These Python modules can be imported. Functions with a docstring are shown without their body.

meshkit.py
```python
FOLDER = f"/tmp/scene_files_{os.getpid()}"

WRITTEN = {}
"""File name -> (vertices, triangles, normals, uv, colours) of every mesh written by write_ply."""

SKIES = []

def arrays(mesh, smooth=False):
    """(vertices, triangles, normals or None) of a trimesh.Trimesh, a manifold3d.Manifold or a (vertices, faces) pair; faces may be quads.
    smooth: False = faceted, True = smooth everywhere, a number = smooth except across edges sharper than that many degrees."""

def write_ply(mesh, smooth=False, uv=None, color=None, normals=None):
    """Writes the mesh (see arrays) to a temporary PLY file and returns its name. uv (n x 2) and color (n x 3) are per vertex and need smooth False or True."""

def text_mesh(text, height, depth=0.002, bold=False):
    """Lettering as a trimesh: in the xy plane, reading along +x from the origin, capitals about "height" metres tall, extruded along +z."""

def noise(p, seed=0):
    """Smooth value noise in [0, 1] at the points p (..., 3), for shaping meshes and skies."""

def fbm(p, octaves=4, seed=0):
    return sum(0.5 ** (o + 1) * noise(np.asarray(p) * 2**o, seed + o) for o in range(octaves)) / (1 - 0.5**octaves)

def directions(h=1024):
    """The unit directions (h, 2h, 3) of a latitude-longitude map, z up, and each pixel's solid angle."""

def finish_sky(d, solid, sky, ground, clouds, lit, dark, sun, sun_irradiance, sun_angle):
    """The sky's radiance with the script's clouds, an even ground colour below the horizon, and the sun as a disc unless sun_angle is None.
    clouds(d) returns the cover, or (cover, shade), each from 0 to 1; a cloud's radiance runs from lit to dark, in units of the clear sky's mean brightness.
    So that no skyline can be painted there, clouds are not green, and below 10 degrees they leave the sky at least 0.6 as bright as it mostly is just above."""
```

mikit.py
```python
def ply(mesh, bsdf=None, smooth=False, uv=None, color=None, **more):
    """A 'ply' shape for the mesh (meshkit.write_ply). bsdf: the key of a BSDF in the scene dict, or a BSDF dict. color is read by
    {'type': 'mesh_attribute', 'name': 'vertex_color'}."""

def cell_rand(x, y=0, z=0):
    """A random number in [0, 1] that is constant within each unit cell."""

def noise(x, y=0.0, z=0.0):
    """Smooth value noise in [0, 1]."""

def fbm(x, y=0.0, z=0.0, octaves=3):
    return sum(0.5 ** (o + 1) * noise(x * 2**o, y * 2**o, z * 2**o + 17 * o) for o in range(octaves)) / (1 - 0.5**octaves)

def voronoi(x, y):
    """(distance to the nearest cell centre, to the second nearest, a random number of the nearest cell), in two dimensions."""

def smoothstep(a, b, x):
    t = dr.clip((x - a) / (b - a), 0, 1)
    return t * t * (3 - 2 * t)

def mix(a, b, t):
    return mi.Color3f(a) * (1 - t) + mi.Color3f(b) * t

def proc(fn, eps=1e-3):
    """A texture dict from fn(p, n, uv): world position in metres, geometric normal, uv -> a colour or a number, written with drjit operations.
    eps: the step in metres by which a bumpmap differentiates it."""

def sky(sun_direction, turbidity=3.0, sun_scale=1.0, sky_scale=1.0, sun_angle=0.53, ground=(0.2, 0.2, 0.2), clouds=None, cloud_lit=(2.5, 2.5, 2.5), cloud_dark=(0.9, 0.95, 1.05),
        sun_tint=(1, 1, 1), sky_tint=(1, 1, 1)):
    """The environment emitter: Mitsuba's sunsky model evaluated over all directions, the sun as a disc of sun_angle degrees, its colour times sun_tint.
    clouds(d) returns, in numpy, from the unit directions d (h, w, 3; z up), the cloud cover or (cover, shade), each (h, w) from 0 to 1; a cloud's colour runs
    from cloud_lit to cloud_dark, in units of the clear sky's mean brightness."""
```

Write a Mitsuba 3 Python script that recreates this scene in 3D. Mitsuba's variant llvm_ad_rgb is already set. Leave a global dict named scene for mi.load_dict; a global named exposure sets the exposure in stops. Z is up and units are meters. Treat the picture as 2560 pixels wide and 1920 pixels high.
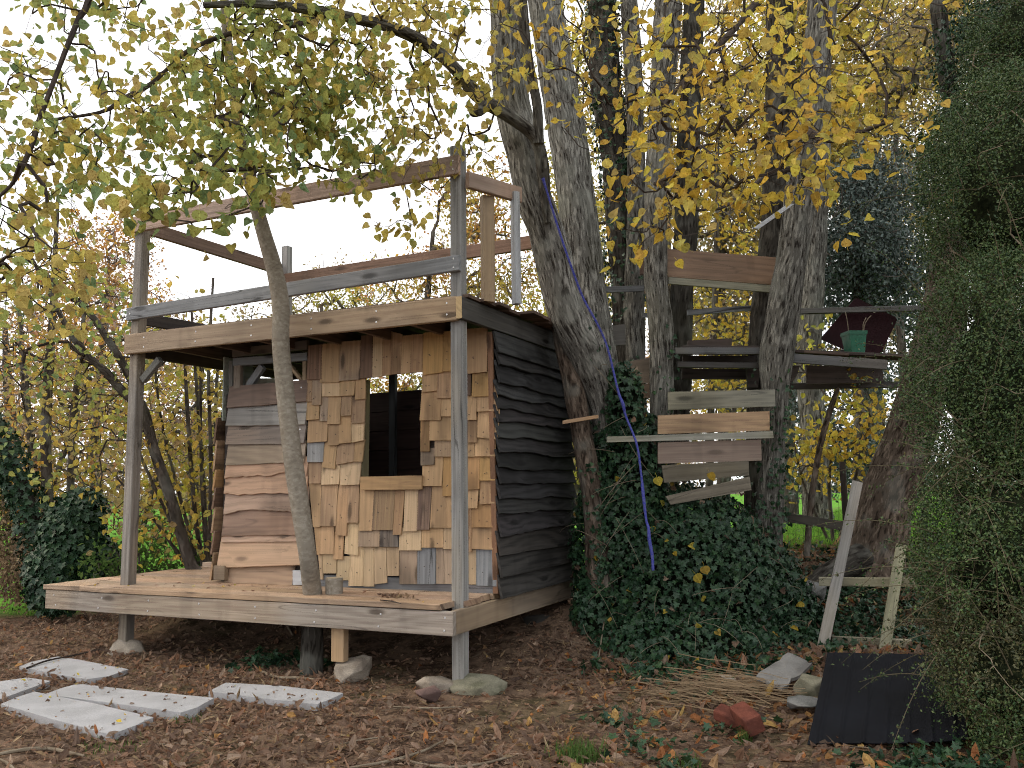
import math
import numpy as np, trimesh
import drjit as dr
import mitsuba as mi
import mikit, meshkit
from mikit import noise, fbm, voronoi, cell_rand, smoothstep, mix

# ---------------------------------------------------------------- camera, sky, exposure
# world: x along the front of the playhouse, y towards its back, z up, metres; origin at the front right corner of its deck
T = mi.ScalarTransform4f
CAM = np.array([3.136,-5.483,0.865])
FWD = np.array([-0.43,0.895,0.123])
UP = np.array([0.067,-0.104,0.992])
scene = {'type': 'scene'}
labels = {}
scene['camera'] = {'type': 'perspective', 'fov': 61.888, 'fov_axis': 'x', 'near_clip': 0.05, 'far_clip': 600.0,
                   'to_world': T().look_at(origin=CAM.tolist(), target=(CAM + FWD).tolist(), up=UP.tolist())}
scene['sky_light'] = mikit.sky([-0.75, -0.35, 0.75], turbidity=4, sun_scale=0.16, sun_angle=30, clouds=lambda d: 1.0,
                               cloud_lit=(2.5, 2.5, 2.52), ground=(0.12, 0.11, 0.09))
exposure = 2.75

# ---------------------------------------------------------------- tables of colours read by the materials
WD, LF, BK, SD = [], [], [], []
rng = np.random.default_rng(7)


def wood(base, dark=None, stain=0.4, grey=0.0, jit=0.12, ring=1.0):
    """a row of the wood table: its own colour, so that no two boards are alike"""
    b = np.array(base) * (1 + rng.uniform(-jit, jit)) * (1 + rng.uniform(-jit, jit, 3) * 0.25)
    d = np.array(dark) if dark is not None else b * 0.72
    WD.append([*b, *d, stain, grey, ring])
    return len(WD) - 1


def solid(base, dark, scale=20.0, speck=0.0):
    SD.append([*base, *dark, scale, speck])
    return len(SD) - 1


def palette(cols, n, jit=0.25):
    """n leaf colours between the given ones; returns the first and last row"""
    a = len(LF)
    cols = np.array(cols)
    for _ in range(n):
        i, j = rng.integers(0, len(cols), 2)
        t = rng.uniform(0, 0.6)
        LF.append((cols[i] * (1 - t) + cols[j] * t) * (1 + rng.uniform(-jit, jit)))
    return a, len(LF)


def table(name, col, i):
    return dr.gather(mi.Float, TAB[name][col], i)


def row(name, a, b, i):
    return mi.Color3f(*[table(name, c, i) for c in range(a, b)])


TAB = {}


def wood_parts(uv):
    kf = dr.floor(uv.y / 8)
    a = uv.y - 8 * kf - 4
    u = uv.x
    d1, _, rk = voronoi(u * 1.5 + kf * 3.7, a * 5 + kf * 1.3)
    isk = smoothstep(0.55, 0.62, rk)
    w = noise(u * 1.1 + kf * 7.1, a * 6, kf)
    t = a * 95 + w * 13 + isk * dr.exp(-d1 * 4.5) * 9
    rings = 0.5 + 0.5 * dr.sin(t)
    fib = fbm(u * 3.0 + kf, a * 120, kf * 1.7, 2)
    return kf, a, u, d1, isk, rings, fib


def wood_color(p, n, uv):
    kf, a, u, d1, isk, rings, fib = wood_parts(uv)
    i = mi.UInt32(dr.maximum(kf, 0))
    base, dark = row('wood', 0, 3, i), row('wood', 3, 6, i)
    stain, grey, ring = table('wood', 6, i), table('wood', 7, i), table('wood', 8, i)
    g = smoothstep(0.0, 0.85, fib * 0.75 + rings * 0.22 * ring)
    c = mix(dark, base, g)
    s = smoothstep(0.5, 0.78, fbm(u * 2.2 + kf * 5.3, a * 6, 9.1, 3))
    c = c * (1 - 0.62 * s * stain)
    c = c * (0.82 + 0.36 * noise(u * 0.9 + kf * 2.9, a * 2.5, 4.0))
    gp = grey * smoothstep(0.25, 0.65, noise(u * 1.6 + kf * 1.9, a * 4, 3.0))
    c = c * (0.80 + 0.40 * fbm(p.x * 1.9, p.y * 1.9, p.z * 1.5, 2))
    run = smoothstep(0.56, 0.75, fbm(p.x * 7 + p.y * 7, p.z * 1.6, 5.0, 3))
    c = c * (1 - 0.13 * run)
    crack = smoothstep(0.035, 0.0, dr.abs(noise(a * 22, u * 0.9 + kf * 3.1, kf) - 0.5)) * smoothstep(0.45, 0.6, noise(u * 1.7, a * 6 + kf, 6.0))
    c = c * (1 - 0.75 * crack * dr.minimum(1.0, grey + 0.25))
    lum = mi.luminance(c)
    c = mix(c, mi.Color3f(lum * 0.95, lum * 1.0, lum * 1.06), gp)
    knot = isk * smoothstep(0.17, 0.05, d1)
    return mix(c, dark * 0.3, knot * 0.85)


def wood_height(p, n, uv):
    kf, a, u, d1, isk, rings, fib = wood_parts(uv)
    return fib * 0.004 + rings * 0.0008


def leaf_color(p, n, uv):
    i = mi.UInt32(dr.maximum(uv.x, 0))
    c = row('leaf', 0, 3, i)
    rib = smoothstep(0.07, 0.0, dr.abs(uv.y))
    spots = smoothstep(0.66, 0.8, noise(p.x * 90, p.y * 90, p.z * 90))
    c = c * (0.8 + 0.4 * noise(p.x * 35, p.y * 35, p.z * 35)) * (1 + 0.25 * rib)
    return mix(c, c * mi.Color3f(0.5, 0.36, 0.25), spots * 0.7)


def bark_parts(uv):
    kf = dr.floor(uv.y / 64)
    l = uv.y - 64 * kf
    i = mi.UInt32(dr.maximum(kf, 0))
    fx, fl = table('bark', 6, i), table('bark', 7, i)
    a = uv.x
    warp = noise(a * 12, l * 6, 2.0) * 2.6
    n1 = noise(a * fx + warp, l * fl, 5.0)
    n2 = noise(a * fx * 2.3 + warp, l * fl * 2.7, 8.0)
    return i, a, l, n1 * 0.65 + n2 * 0.35


def bark_color(p, n, uv):
    i, a, l, r = bark_parts(uv)
    light, dark = row('bark', 0, 3, i), row('bark', 3, 6, i)
    lich = table('bark', 8, i)
    mid = dark * 0.55 + light * 0.45
    c = mix(dark, mid, smoothstep(0.22, 0.42, r))
    c = mix(c, light, smoothstep(0.56, 0.74, r))
    c = c * (0.86 + 0.28 * fbm(a * 4, l * 2.2, 1.0, 2))
    pl = smoothstep(0.5, 0.72, fbm(p.x * 7, p.y * 7, p.z * 4, 3)) * lich
    c = mix(c, mi.Color3f(0.27, 0.28, 0.25), pl * 0.75)
    moss = smoothstep(0.6, 0.8, noise(p.x * 2.6, p.y * 2.6, p.z * 1.6)) * lich
    return mix(c, mi.Color3f(0.075, 0.08, 0.04), moss * 0.35)


def bark_height(p, n, uv):
    i, a, l, r = bark_parts(uv)
    return smoothstep(0.3, 0.7, r) * table('bark', 9, i)


def solid_color(p, n, uv):
    i = mi.UInt32(dr.maximum(uv.x, 0))
    base, dark = row('solid', 0, 3, i), row('solid', 3, 6, i)
    s, sp = table('solid', 6, i), table('solid', 7, i)
    c = mix(dark, base, smoothstep(0.25, 0.7, fbm(p.x * s, p.y * s, p.z * s, 3)))
    q = noise(p.x * 160, p.y * 160, p.z * 160)
    return c * (1 + sp * (smoothstep(0.6, 0.85, q) * 0.8 - smoothstep(0.4, 0.15, q) * 0.6))


def lawn_mask(x, y):
    w = 0.7 * (noise(x * 1.1, y * 1.1, 3.0) - 0.5)
    r = dr.sqrt(dr.square(x + 1.3) + dr.square(y - 0.3)) + w
    left = smoothstep(5.3, 6.6, r) * smoothstep(0.4, 1.4, y + 0.1 * x) * smoothstep(-1.5, -2.5, x)
    back = smoothstep(8.9, 9.6, (x - 3.136) * -0.4329 + (y + 5.483) * 0.9014 + w) * smoothstep(-2.5, -1.5, x) * smoothstep(3.2, 4.0, y)
    return dr.maximum(left, back)


def ground_color(p, n, uv):
    f = fbm(p.x * 9, p.y * 9, 1.0, 3)
    soil = mix((0.05, 0.034, 0.025), (0.155, 0.108, 0.078), smoothstep(0.25, 0.75, f))
    bits = smoothstep(0.6, 0.75, noise(p.x * 55, p.y * 85, 2.0))
    soil = mix(soil, (0.22, 0.15, 0.10), bits * 0.55)
    moss = smoothstep(0.55, 0.72, fbm(p.x * 1.7 + 9, p.y * 1.7, 4.0, 2))
    soil = mix(soil, (0.06, 0.07, 0.03), moss * 0.25)
    grass = mix((0.08, 0.21, 0.035), (0.16, 0.35, 0.06), fbm(p.x * 5, p.y * 5, 7.0, 3))
    return mix(soil, grass, lawn_mask(p.x, p.y))


def ground_height(p, n, uv):
    return fbm(p.x * 38, p.y * 38, 2.0, 3) * 0.02


def two(b):
    return {'type': 'twosided', 'bsdf': b}


scene['wood'] = {'type': 'bumpmap', 'arbitrary': mikit.proc(wood_height, 1.5e-3), 'scale': 0.6,
                 'bsdf': two({'type': 'principled', 'base_color': mikit.proc(wood_color), 'roughness': 0.72, 'specular': 0.35})}
scene['leaf'] = {'type': 'principledthin', 'base_color': mikit.proc(leaf_color), 'roughness': 0.5, 'diff_trans': 1.1, 'spec_trans': 0.0, 'eta': 1.35}
scene['glossy_leaf'] = two({'type': 'principled', 'base_color': mikit.proc(leaf_color), 'roughness': 0.45, 'specular': 0.3})
scene['bark'] = {'type': 'bumpmap', 'arbitrary': mikit.proc(bark_height, 2e-3), 'scale': 1.0,
                 'bsdf': two({'type': 'diffuse', 'reflectance': mikit.proc(bark_color)})}
scene['matt'] = two({'type': 'diffuse', 'reflectance': mikit.proc(solid_color)})
scene['sheen_plastic'] = two({'type': 'principled', 'base_color': mikit.proc(solid_color), 'roughness': 0.42, 'specular': 0.5})
scene['soil'] = {'type': 'bumpmap', 'arbitrary': mikit.proc(ground_height, 3e-3), 'scale': 1.0,
                 'bsdf': two({'type': 'diffuse', 'reflectance': mikit.proc(ground_color)})}
scene['dull_plastic'] = two({'type': 'principled', 'base_color': mikit.proc(solid_color), 'roughness': 0.62, 'specular': 0.12})
scene['zinc'] = two({'type': 'principled', 'base_color': {'type': 'rgb', 'value': [0.75, 0.76, 0.78]}, 'roughness': 0.4, 'metallic': 0.6})


# ---------------------------------------------------------------- names
used = {}


def key(name):
    n = used.get(name, 0)
    used[name] = n + 1
    return name if n == 0 else f'{name}_{n:03d}'


def put(name, mesh, bsdf, parent=None, smooth=False, uv=None, label=None, cat=None, group=None, kind=None):
    k = key((parent + '__' if parent else '') + name)
    scene[k] = mikit.ply(mesh, bsdf, smooth=smooth, uv=uv)
    about(k, label, cat, group, kind)
    return k


def about(k, label=None, cat=None, group=None, kind=None):
    d = {a: b for a, b in (('label', label), ('category', cat), ('group', group), ('kind', kind)) if b}
    if d:
        labels[k] = d
    return k


def thing(name, label, cat, group=None):
    return about(key(name), label, cat, group)


# ---------------------------------------------------------------- shapes
def unit(v):
    v = np.asarray(v, float)
    return v / np.maximum(np.linalg.norm(v, axis=-1, keepdims=True), 1e-12)


def join(parts):
    """(vertices, faces, uv) of several of them"""
    n = np.cumsum([0] + [len(p[0]) for p in parts])
    return np.vstack([p[0] for p in parts]), np.vstack([np.asarray(p[1]) + a for p, a in zip(parts, n)]), np.vstack([p[2] for p in parts])


def plank(p0, p1, w, t, wdir, k, seg=1, cham=0.003, low=None, high=None, bow=None):
    """a sawn board from p0 to p1 (the middle of its ends): width w along wdir, thickness t; low/high move its edges, bow its face, section by section"""
    p0, p1 = np.array(p0, float), np.array(p1, float)
    L = unit(p1 - p0)
    W = np.array(wdir, float)
    W = unit(W - L * (W @ L))
    N = np.cross(L, W)
    c = min(cham, t * 0.3)
    a, b = w / 2, t / 2
    cs = np.array([(-a + c, b), (a - c, b), (a, b - c), (a, -b + c), (a - c, -b), (-a + c, -b), (-a, -b + c), (-a, b - c), (-a + c, b)])
    per = np.concatenate([[0], np.cumsum(np.linalg.norm(np.diff(cs, axis=0), axis=1))]) - a
    s = np.linspace(0, 1, seg + 1)
    y = np.repeat(cs[None, :, 0], seg + 1, 0)
    z = np.repeat(cs[None, :, 1], seg + 1, 0)
    if low is not None:
        y = y + np.where(y < 0, np.asarray(low)[:, None], 0)
    if high is not None:
        y = y + np.where(y > 0, np.asarray(high)[:, None], 0)
    if bow is not None:
        z = z + np.asarray(bow)[:, None]
    base = p0[None] + (p1 - p0)[None] * s[:, None]
    v = base[:, None] + y[..., None] * W + z[..., None] * N
    ll = np.linalg.norm(p1 - p0)
    off = (k * 0.731) % 3
    uv = np.stack([np.repeat((s * ll)[:, None], 9, 1) + off, np.repeat(per[None], seg + 1, 0) + 8 * k + 4], -1)
    f = []
    for i in range(seg):
        for j in range(8):
            q = i * 9 + j
            f += [(q, q + 1, q + 10), (q, q + 10, q + 9)]
    v, uv = v.reshape(-1, 3), uv.reshape(-1, 2)
    parts = [(v, np.array(f), uv)]
    for e, sgn in ((0, -1), (seg, 1)):
        cv = v[e * 9:e * 9 + 8]
        cu = np.stack([y[e, :8] * 0.3 + off + 0.5, z[e, :8] + y[e, :8] + 8 * k + 4], -1)
        parts.append((cv, np.array([(0, i, i + 1) if sgn > 0 else (0, i + 1, i) for i in range(1, 7)]), cu))
    return join(parts)


def slab4(tl, tr, br, bl, n, t, k, grain='v', wav=0.0):
    """a board with four free corners (seen from outside), thickness t behind along -n"""
    q = np.array([tl, tr, br, bl], float)
    n0 = unit(np.cross(q[2] - q[0], q[3] - q[1]))
    n = n0 if n0 @ np.array(n, float) > 0 else -n0
    v = np.vstack([q, q - n * t])
    o = q.mean(0)
    ax = unit((q[3] + q[2] - q[0] - q[1]) if grain == 'v' else (q[1] + q[2] - q[0] - q[3]))
    bx = np.cross(n, ax)
    faces = [(0, 3, 2, 1), (4, 5, 6, 7), (0, 1, 5, 4), (1, 2, 6, 5), (2, 3, 7, 6), (3, 0, 4, 7)]
    parts = []
    off = (k * 0.531) % 3 + 1
    for f in faces:
        vv = v[list(f)]
        a = (vv - o) @ ax
        b = (vv - o) @ bx + (vv - o) @ n * 0.9
        parts.append((vv, np.array([(0, 1, 2), (0, 2, 3)]), np.stack([a + off + (vv - o) @ n * 0.4, b + 8 * k + 4], -1)))
    return join(parts)


def resample(P, step):
    """a smooth path (Catmull-Rom) through the rows of P (x, y, z, radius)"""
    P = np.asarray(P, float)
    Q = np.vstack([2 * P[0] - P[1], P, 2 * P[-1] - P[-2]])
    out = []
    for i in range(1, len(Q) - 2):
        n = max(1, int(round(np.linalg.norm(Q[i + 1, :3] - Q[i, :3]) / step)))
        t = (np.arange(n) / n)[:, None]
        a, b, c, d = Q[i - 1], Q[i], Q[i + 1], Q[i + 2]
        out.append(0.5 * (2 * b + (c - a) * t + (2 * a - 5 * b + 4 * c - d) * t ** 2 + (3 * b - a - 3 * c + d) * t ** 3))
    return np.vstack(out + [P[-1:]])


def tube(P, sides, k, lump=0.0, fiss=0.0, seed=0, cap=True):
    """a limb along P (x, y, z, r); uv: metres round and along, k the bark"""
    P = np.asarray(P, float)
    p, r = P[:, :3], P[:, 3]
    t = unit(np.gradient(p, axis=0))
    a = np.cross(t, [0.31, 0.87, 0.12])
    a = unit(a)
    for i in range(1, len(a)):
        x = a[i - 1] - t[i] * (a[i - 1] @ t[i])
        a[i] = unit(x)
    b = np.cross(t, a)
    ang = np.arange(sides + 1) * 2 * np.pi / sides
    dirs = np.cos(ang)[None, :, None] * a[:, None] + np.sin(ang)[None, :, None] * b[:, None]
    rr = np.repeat(r[:, None], sides + 1, 1)
    if lump:
        q = p[:, None] + dirs * r[:, None, None]
        rr = rr * (1 + lump * (meshkit.fbm(q * 3.0, 3, seed) - 0.5) * 2)
    ln = np.concatenate([[0], np.cumsum(np.linalg.norm(np.diff(p, axis=0), axis=1))])
    if fiss:
        av = np.repeat((ang * r.mean())[None], len(p), 0)
        av[:, -1] = 0
        q = np.stack([av * 26 + 2 * meshkit.noise(p[:, None] * 3 + 0 * dirs, seed), np.repeat(ln[:, None], sides + 1, 1) * 5, 0 * av], -1)
        rr = rr + fiss * (meshkit.noise(q, seed + 5) - 0.5)
    v = p[:, None] + dirs * rr[..., None]
    uv = np.stack([np.repeat((ang * r.mean())[None], len(p), 0), np.repeat(ln[:, None] + 64 * k + 2, sides + 1, 1)], -1)
    n = sides + 1
    i, j = np.meshgrid(np.arange(len(p) - 1), np.arange(sides), indexing='ij')
    q = (i * n + j).ravel()
    f = np.vstack([np.stack([q, q + 1, q + n + 1], 1), np.stack([q, q + n + 1, q + n], 1)])
    v, uv = v.reshape(-1, 3), uv.reshape(-1, 2)
    if cap:
        m = len(v)
        v = np.vstack([v, p[-1:]])
        uv = np.vstack([uv, uv[-1:]])
        f = np.vstack([f, [(m - 1 - j, m, m - 2 - j) for j in range(sides)]])
    return v, f, uv


def trunk(name, P, k, parent=None, step=0.06, sides=40, lump=0.08, fiss=0.02, seed=0, **kw):
    v, f, uv = tube(resample(P, step), sides, k, lump, fiss, seed)
    return put(name, (v, f), 'bark', parent, smooth=True, uv=uv, **kw)


def sol(mesh, k):
    """constant uv that picks row k of the solid table"""
    v = np.asarray(mesh.vertices if hasattr(mesh, 'vertices') else mesh[0])
    return np.repeat([[k + 0.5, 0.0]], len(v), 0)


def put_solid(name, mesh, k, bsdf='matt', parent=None, smooth=False, **kw):
    if isinstance(smooth, bool) is False:
        mesh = trimesh.graph.smooth_shade(mesh, angle=np.radians(smooth), facet_minarea=None)
        smooth = True
    return put(name, mesh, bsdf, parent, smooth=smooth, uv=sol(mesh, k), **kw)


def rock(c, dims, seed, rotz=0.0, n=16, sub=3, amp=0.05):
    g = np.random.default_rng(seed)
    p = unit(g.normal(size=(n, 3))) * g.uniform(0.85, 1.1, (n, 1))
    m = trimesh.Trimesh(p).convex_hull
    for _ in range(sub):
        m = m.subdivide()
    trimesh.smoothing.filter_taubin(m, iterations=4)
    v = np.array(m.vertices)
    v = v * (1 + amp * 2 * (meshkit.fbm(v * 2.5 + seed, 4, seed) - 0.5)[:, None]) * (np.array(dims) / 2)
    R = np.array([[math.cos(rotz), -math.sin(rotz), 0], [math.sin(rotz), math.cos(rotz), 0], [0, 0, 1]])
    m.vertices = v @ R.T + np.array(c)
    return m


# ---------------------------------------------------------------- leaves
LIME = (np.array([(.06, 0, 0), (.45, 0, 0), (1, 0, 0), (0, .2, 0), (.12, .42, 0), (.34, .5, 0), (.6, .4, 0), (.83, .17, 0),
                  (0, -.2, 0), (.12, -.42, 0), (.34, -.5, 0), (.6, -.4, 0), (.83, -.17, 0), (-.45, .012, 0), (-.45, -.012, 0), (.06, .014, 0), (.06, -.014, 0)], float),
        np.array([(13, 14, 16), (13, 16, 15), (0, 3, 4), (0, 4, 1), (1, 4, 5), (1, 5, 6), (1, 6, 7), (1, 7, 2), (0, 9, 8), (0, 1, 9), (1, 10, 9), (1, 11, 10), (1, 12, 11), (1, 2, 12)]))
IVY = (np.array([(.1, 0, 0), (0, .28, 0), (.12, .5, 0), (.3, .33, 0), (.55, .5, 0), (.62, .2, 0), (1, 0, 0), (.62, -.2, 0), (.55, -.5, 0), (.3, -.33, 0), (.12, -.5, 0), (0, -.28, 0), (.42, 0, 0)], float),
       np.array([(12, i, i + 1) for i in range(0, 11)] + [(12, 11, 0)]))
OVAL = (np.array([(0, 0, 0), (.5, .3, 0), (1, 0, 0), (.5, -.3, 0)], float), np.array([(0, 2, 1), (0, 3, 2)]))
LONG = (np.array([(0, 0, 0), (.35, .28, 0), (.75, .2, 0), (1, 0, 0), (.75, -.2, 0), (.35, -.28, 0), (.5, 0, 0)], float), np.array([(6, i, (i + 1) % 6) for i in range(6)]))


def leaves(C, tip, nrm, size, idx, tpl, fold=0.25, curl=0.2, g=None):
    g = g or rng
    S, F = tpl
    n, m = len(C), len(S)
    tip = unit(tip)
    side = unit(np.cross(nrm, tip))
    nn = np.cross(tip, side)
    size = np.broadcast_to(size, (n,))[:, None]
    s, t = np.repeat(S[None, :, 0], n, 0), np.repeat(S[None, :, 1], n, 0)
    fo = (fold * g.uniform(0.2, 1.8, (n, 1)))
    cu = (curl * g.normal(0.5, 1.0, (n, 1)))
    h = np.abs(t) * fo - s ** 2 * cu + 0.10 * np.sin(7 * s + g.uniform(0, 6, (n, 1))) * t
    v = C[:, None] + size[..., None] * (s[..., None] * tip[:, None] + t[..., None] * side[:, None] + h[..., None] * nn[:, None])
    f = F[None] + (np.arange(n) * m)[:, None, None]
    uv = np.stack([np.repeat(np.asarray(idx)[:, None] + 0.5, m, 1), t], -1)
    return v.reshape(-1, 3), f.reshape(-1, 3), uv.reshape(-1, 2)


def pick(pal, n, g=None):
    return (g or rng).integers(pal[0], pal[1], n)


def ball(c, r, n, g, shell=0.0):
    """n points in an ellipsoid; shell pushes them towards its surface"""
    d = unit(g.normal(size=(n, 3)))
    rad = g.uniform(0, 1, (n, 1)) ** (1 / 3)
    rad = rad * (1 - shell) + shell * g.uniform(0.8, 1.0, (n, 1))
    return np.array(c) + d * rad * np.broadcast_to(r, 3)


def grow(bases, attr, g, step=0.18, bend=0.35, wob=0.10):
    """a branch skeleton from the base paths to every attractor; returns paths [(points, parent node)], and nodes"""
    P, par = [], []
    for b in bases:
        for i, q in enumerate(np.asarray(b)[:, :3]):
            P.append(q)
            par.append(len(P) - 2 if i else -1)
    n0 = len(P)
    cap = n0 + int(len(attr) * 60)
    pos = np.zeros((cap, 3))
    pos[:n0] = P
    par = par + [0] * (cap - n0)
    n = n0
    base = pos[:n0]
    order = np.argsort([np.min(((base - a) ** 2).sum(1)) for a in attr])
    paths = []
    for a in np.asarray(attr)[order]:
        d2 = ((pos[:n] - a) ** 2).sum(1)
        i = int(np.argmin(d2))
        d = math.sqrt(d2[i])
        if d < 0.04:
            continue
        m = int(min(40, max(2, math.ceil(d / step))))
        t = (np.arange(1, m + 1) / m)[:, None]
        dirp = unit(pos[i] - pos[par[i]]) if par[i] >= 0 else np.array([0, 0, 1.0])
        c = pos[i] + dirp * d * bend + g.normal(size=3) * d * wob
        q = (1 - t) ** 2 * pos[i] + 2 * t * (1 - t) * c + t ** 2 * a
        q[:-1] += g.normal(size=(m - 1, 3)) * d / m * wob
        if n + m > cap:
            break
        pos[n:n + m] = q
        par[n] = i
        for j in range(1, m):
            par[n + j] = n + j - 1
        paths.append((i, n, n + m))
        n += m
    cnt = np.zeros(n)
    for i, a, b in paths:
        cnt[b - 1] += 1
    for j in range(n - 1, n0 - 1, -1):
        if par[j] >= 0:
            cnt[par[j]] += cnt[j]
    return pos[:n], paths, cnt


def twig_mesh(pos, paths, cnt, k, r0=0.0035, power=0.5, rmax=0.05):
    out = []
    for i, a, b in paths:
        q = np.vstack([pos[i:i + 1], pos[a:b]])
        r = np.minimum(r0 * np.maximum(np.concatenate([cnt[a:a + 1], cnt[a:b]]), 1) ** power, rmax)
        out.append(tube(np.hstack([q, r[:, None]]), 3 if r[0] < 0.008 else (5 if r[0] < 0.02 else 7), k, cap=False))
    return join(out)


def leaf_spots(pos, paths, per, g, frac=0.35, spread=0.06):
    """leaf bases along the outer part of every path, and the direction of the twig there"""
    C, D = [], []
    for i, a, b in paths:
        q = np.vstack([pos[i:i + 1], pos[a:b]])
        m = g.poisson(per)
        if m == 0:
            continue
        s = g.uniform(frac, 1.0, m) * (len(q) - 1)
        j = np.minimum(s.astype(int), len(q) - 2)
        fr = (s - j)[:, None]
        C.append(q[j] * (1 - fr) + q[j + 1] * fr + g.normal(size=(m, 3)) * spread)
        D.append(unit(q[j + 1] - q[j]))
    return np.vstack(C), np.vstack(D)


def droop(D, g, down=1.0, side=0.7):
    """leaf axis and face: hanging from the twig"""
    n = len(D)
    tip = unit(D * 0.4 + g.normal(size=(n, 3)) * side + np.array([0, 0, -down]))
    nrm = unit(g.normal(size=(n, 3)) * 0.8 + np.array([0, 0, 0.8]))
    return tip, nrm


def crown(parent, C, tip, nrm, size, idx, tpl, g, bsdf='leaf', singles=0, fold=0.35, curl=0.35, fov=0.86):
    """all leaves as the part foliage; the nearest ones as parts of their own"""
    n = len(C)
    size = np.broadcast_to(size, (n,)).copy()
    single = np.zeros(n, bool)
    if singles:
        d = C - CAM
        far = np.linalg.norm(d, axis=1)
        seen = (unit(d) @ FWD > fov) & (np.abs(d @ UP) < 0.46 * (d @ FWD))
        order = np.argsort(np.where(seen, far / size, 1e9))[:singles]
        single[order[np.where(seen[order], True, False)]] = True
    if (~single).any():
        o = ~single
        v, f, uv = leaves(C[o], tip[o], nrm[o], size[o], idx[o], tpl, fold, curl, g)
        put('foliage', (v, f), bsdf, parent, uv=uv, kind='stuff')
    for i in np.nonzero(single)[0]:
        v, f, uv = leaves(C[i:i + 1], tip[i:i + 1], nrm[i:i + 1], size[i:i + 1], idx[i:i + 1], tpl, fold, curl, g)
        put('leaf', (v, f), bsdf, parent, uv=uv)


# ---------------------------------------------------------------- palettes
def bark(light, dark, fx, fl, lich, h):
    BK.append([*light, *dark, fx, fl, lich, h])
    return len(BK) - 1


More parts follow.
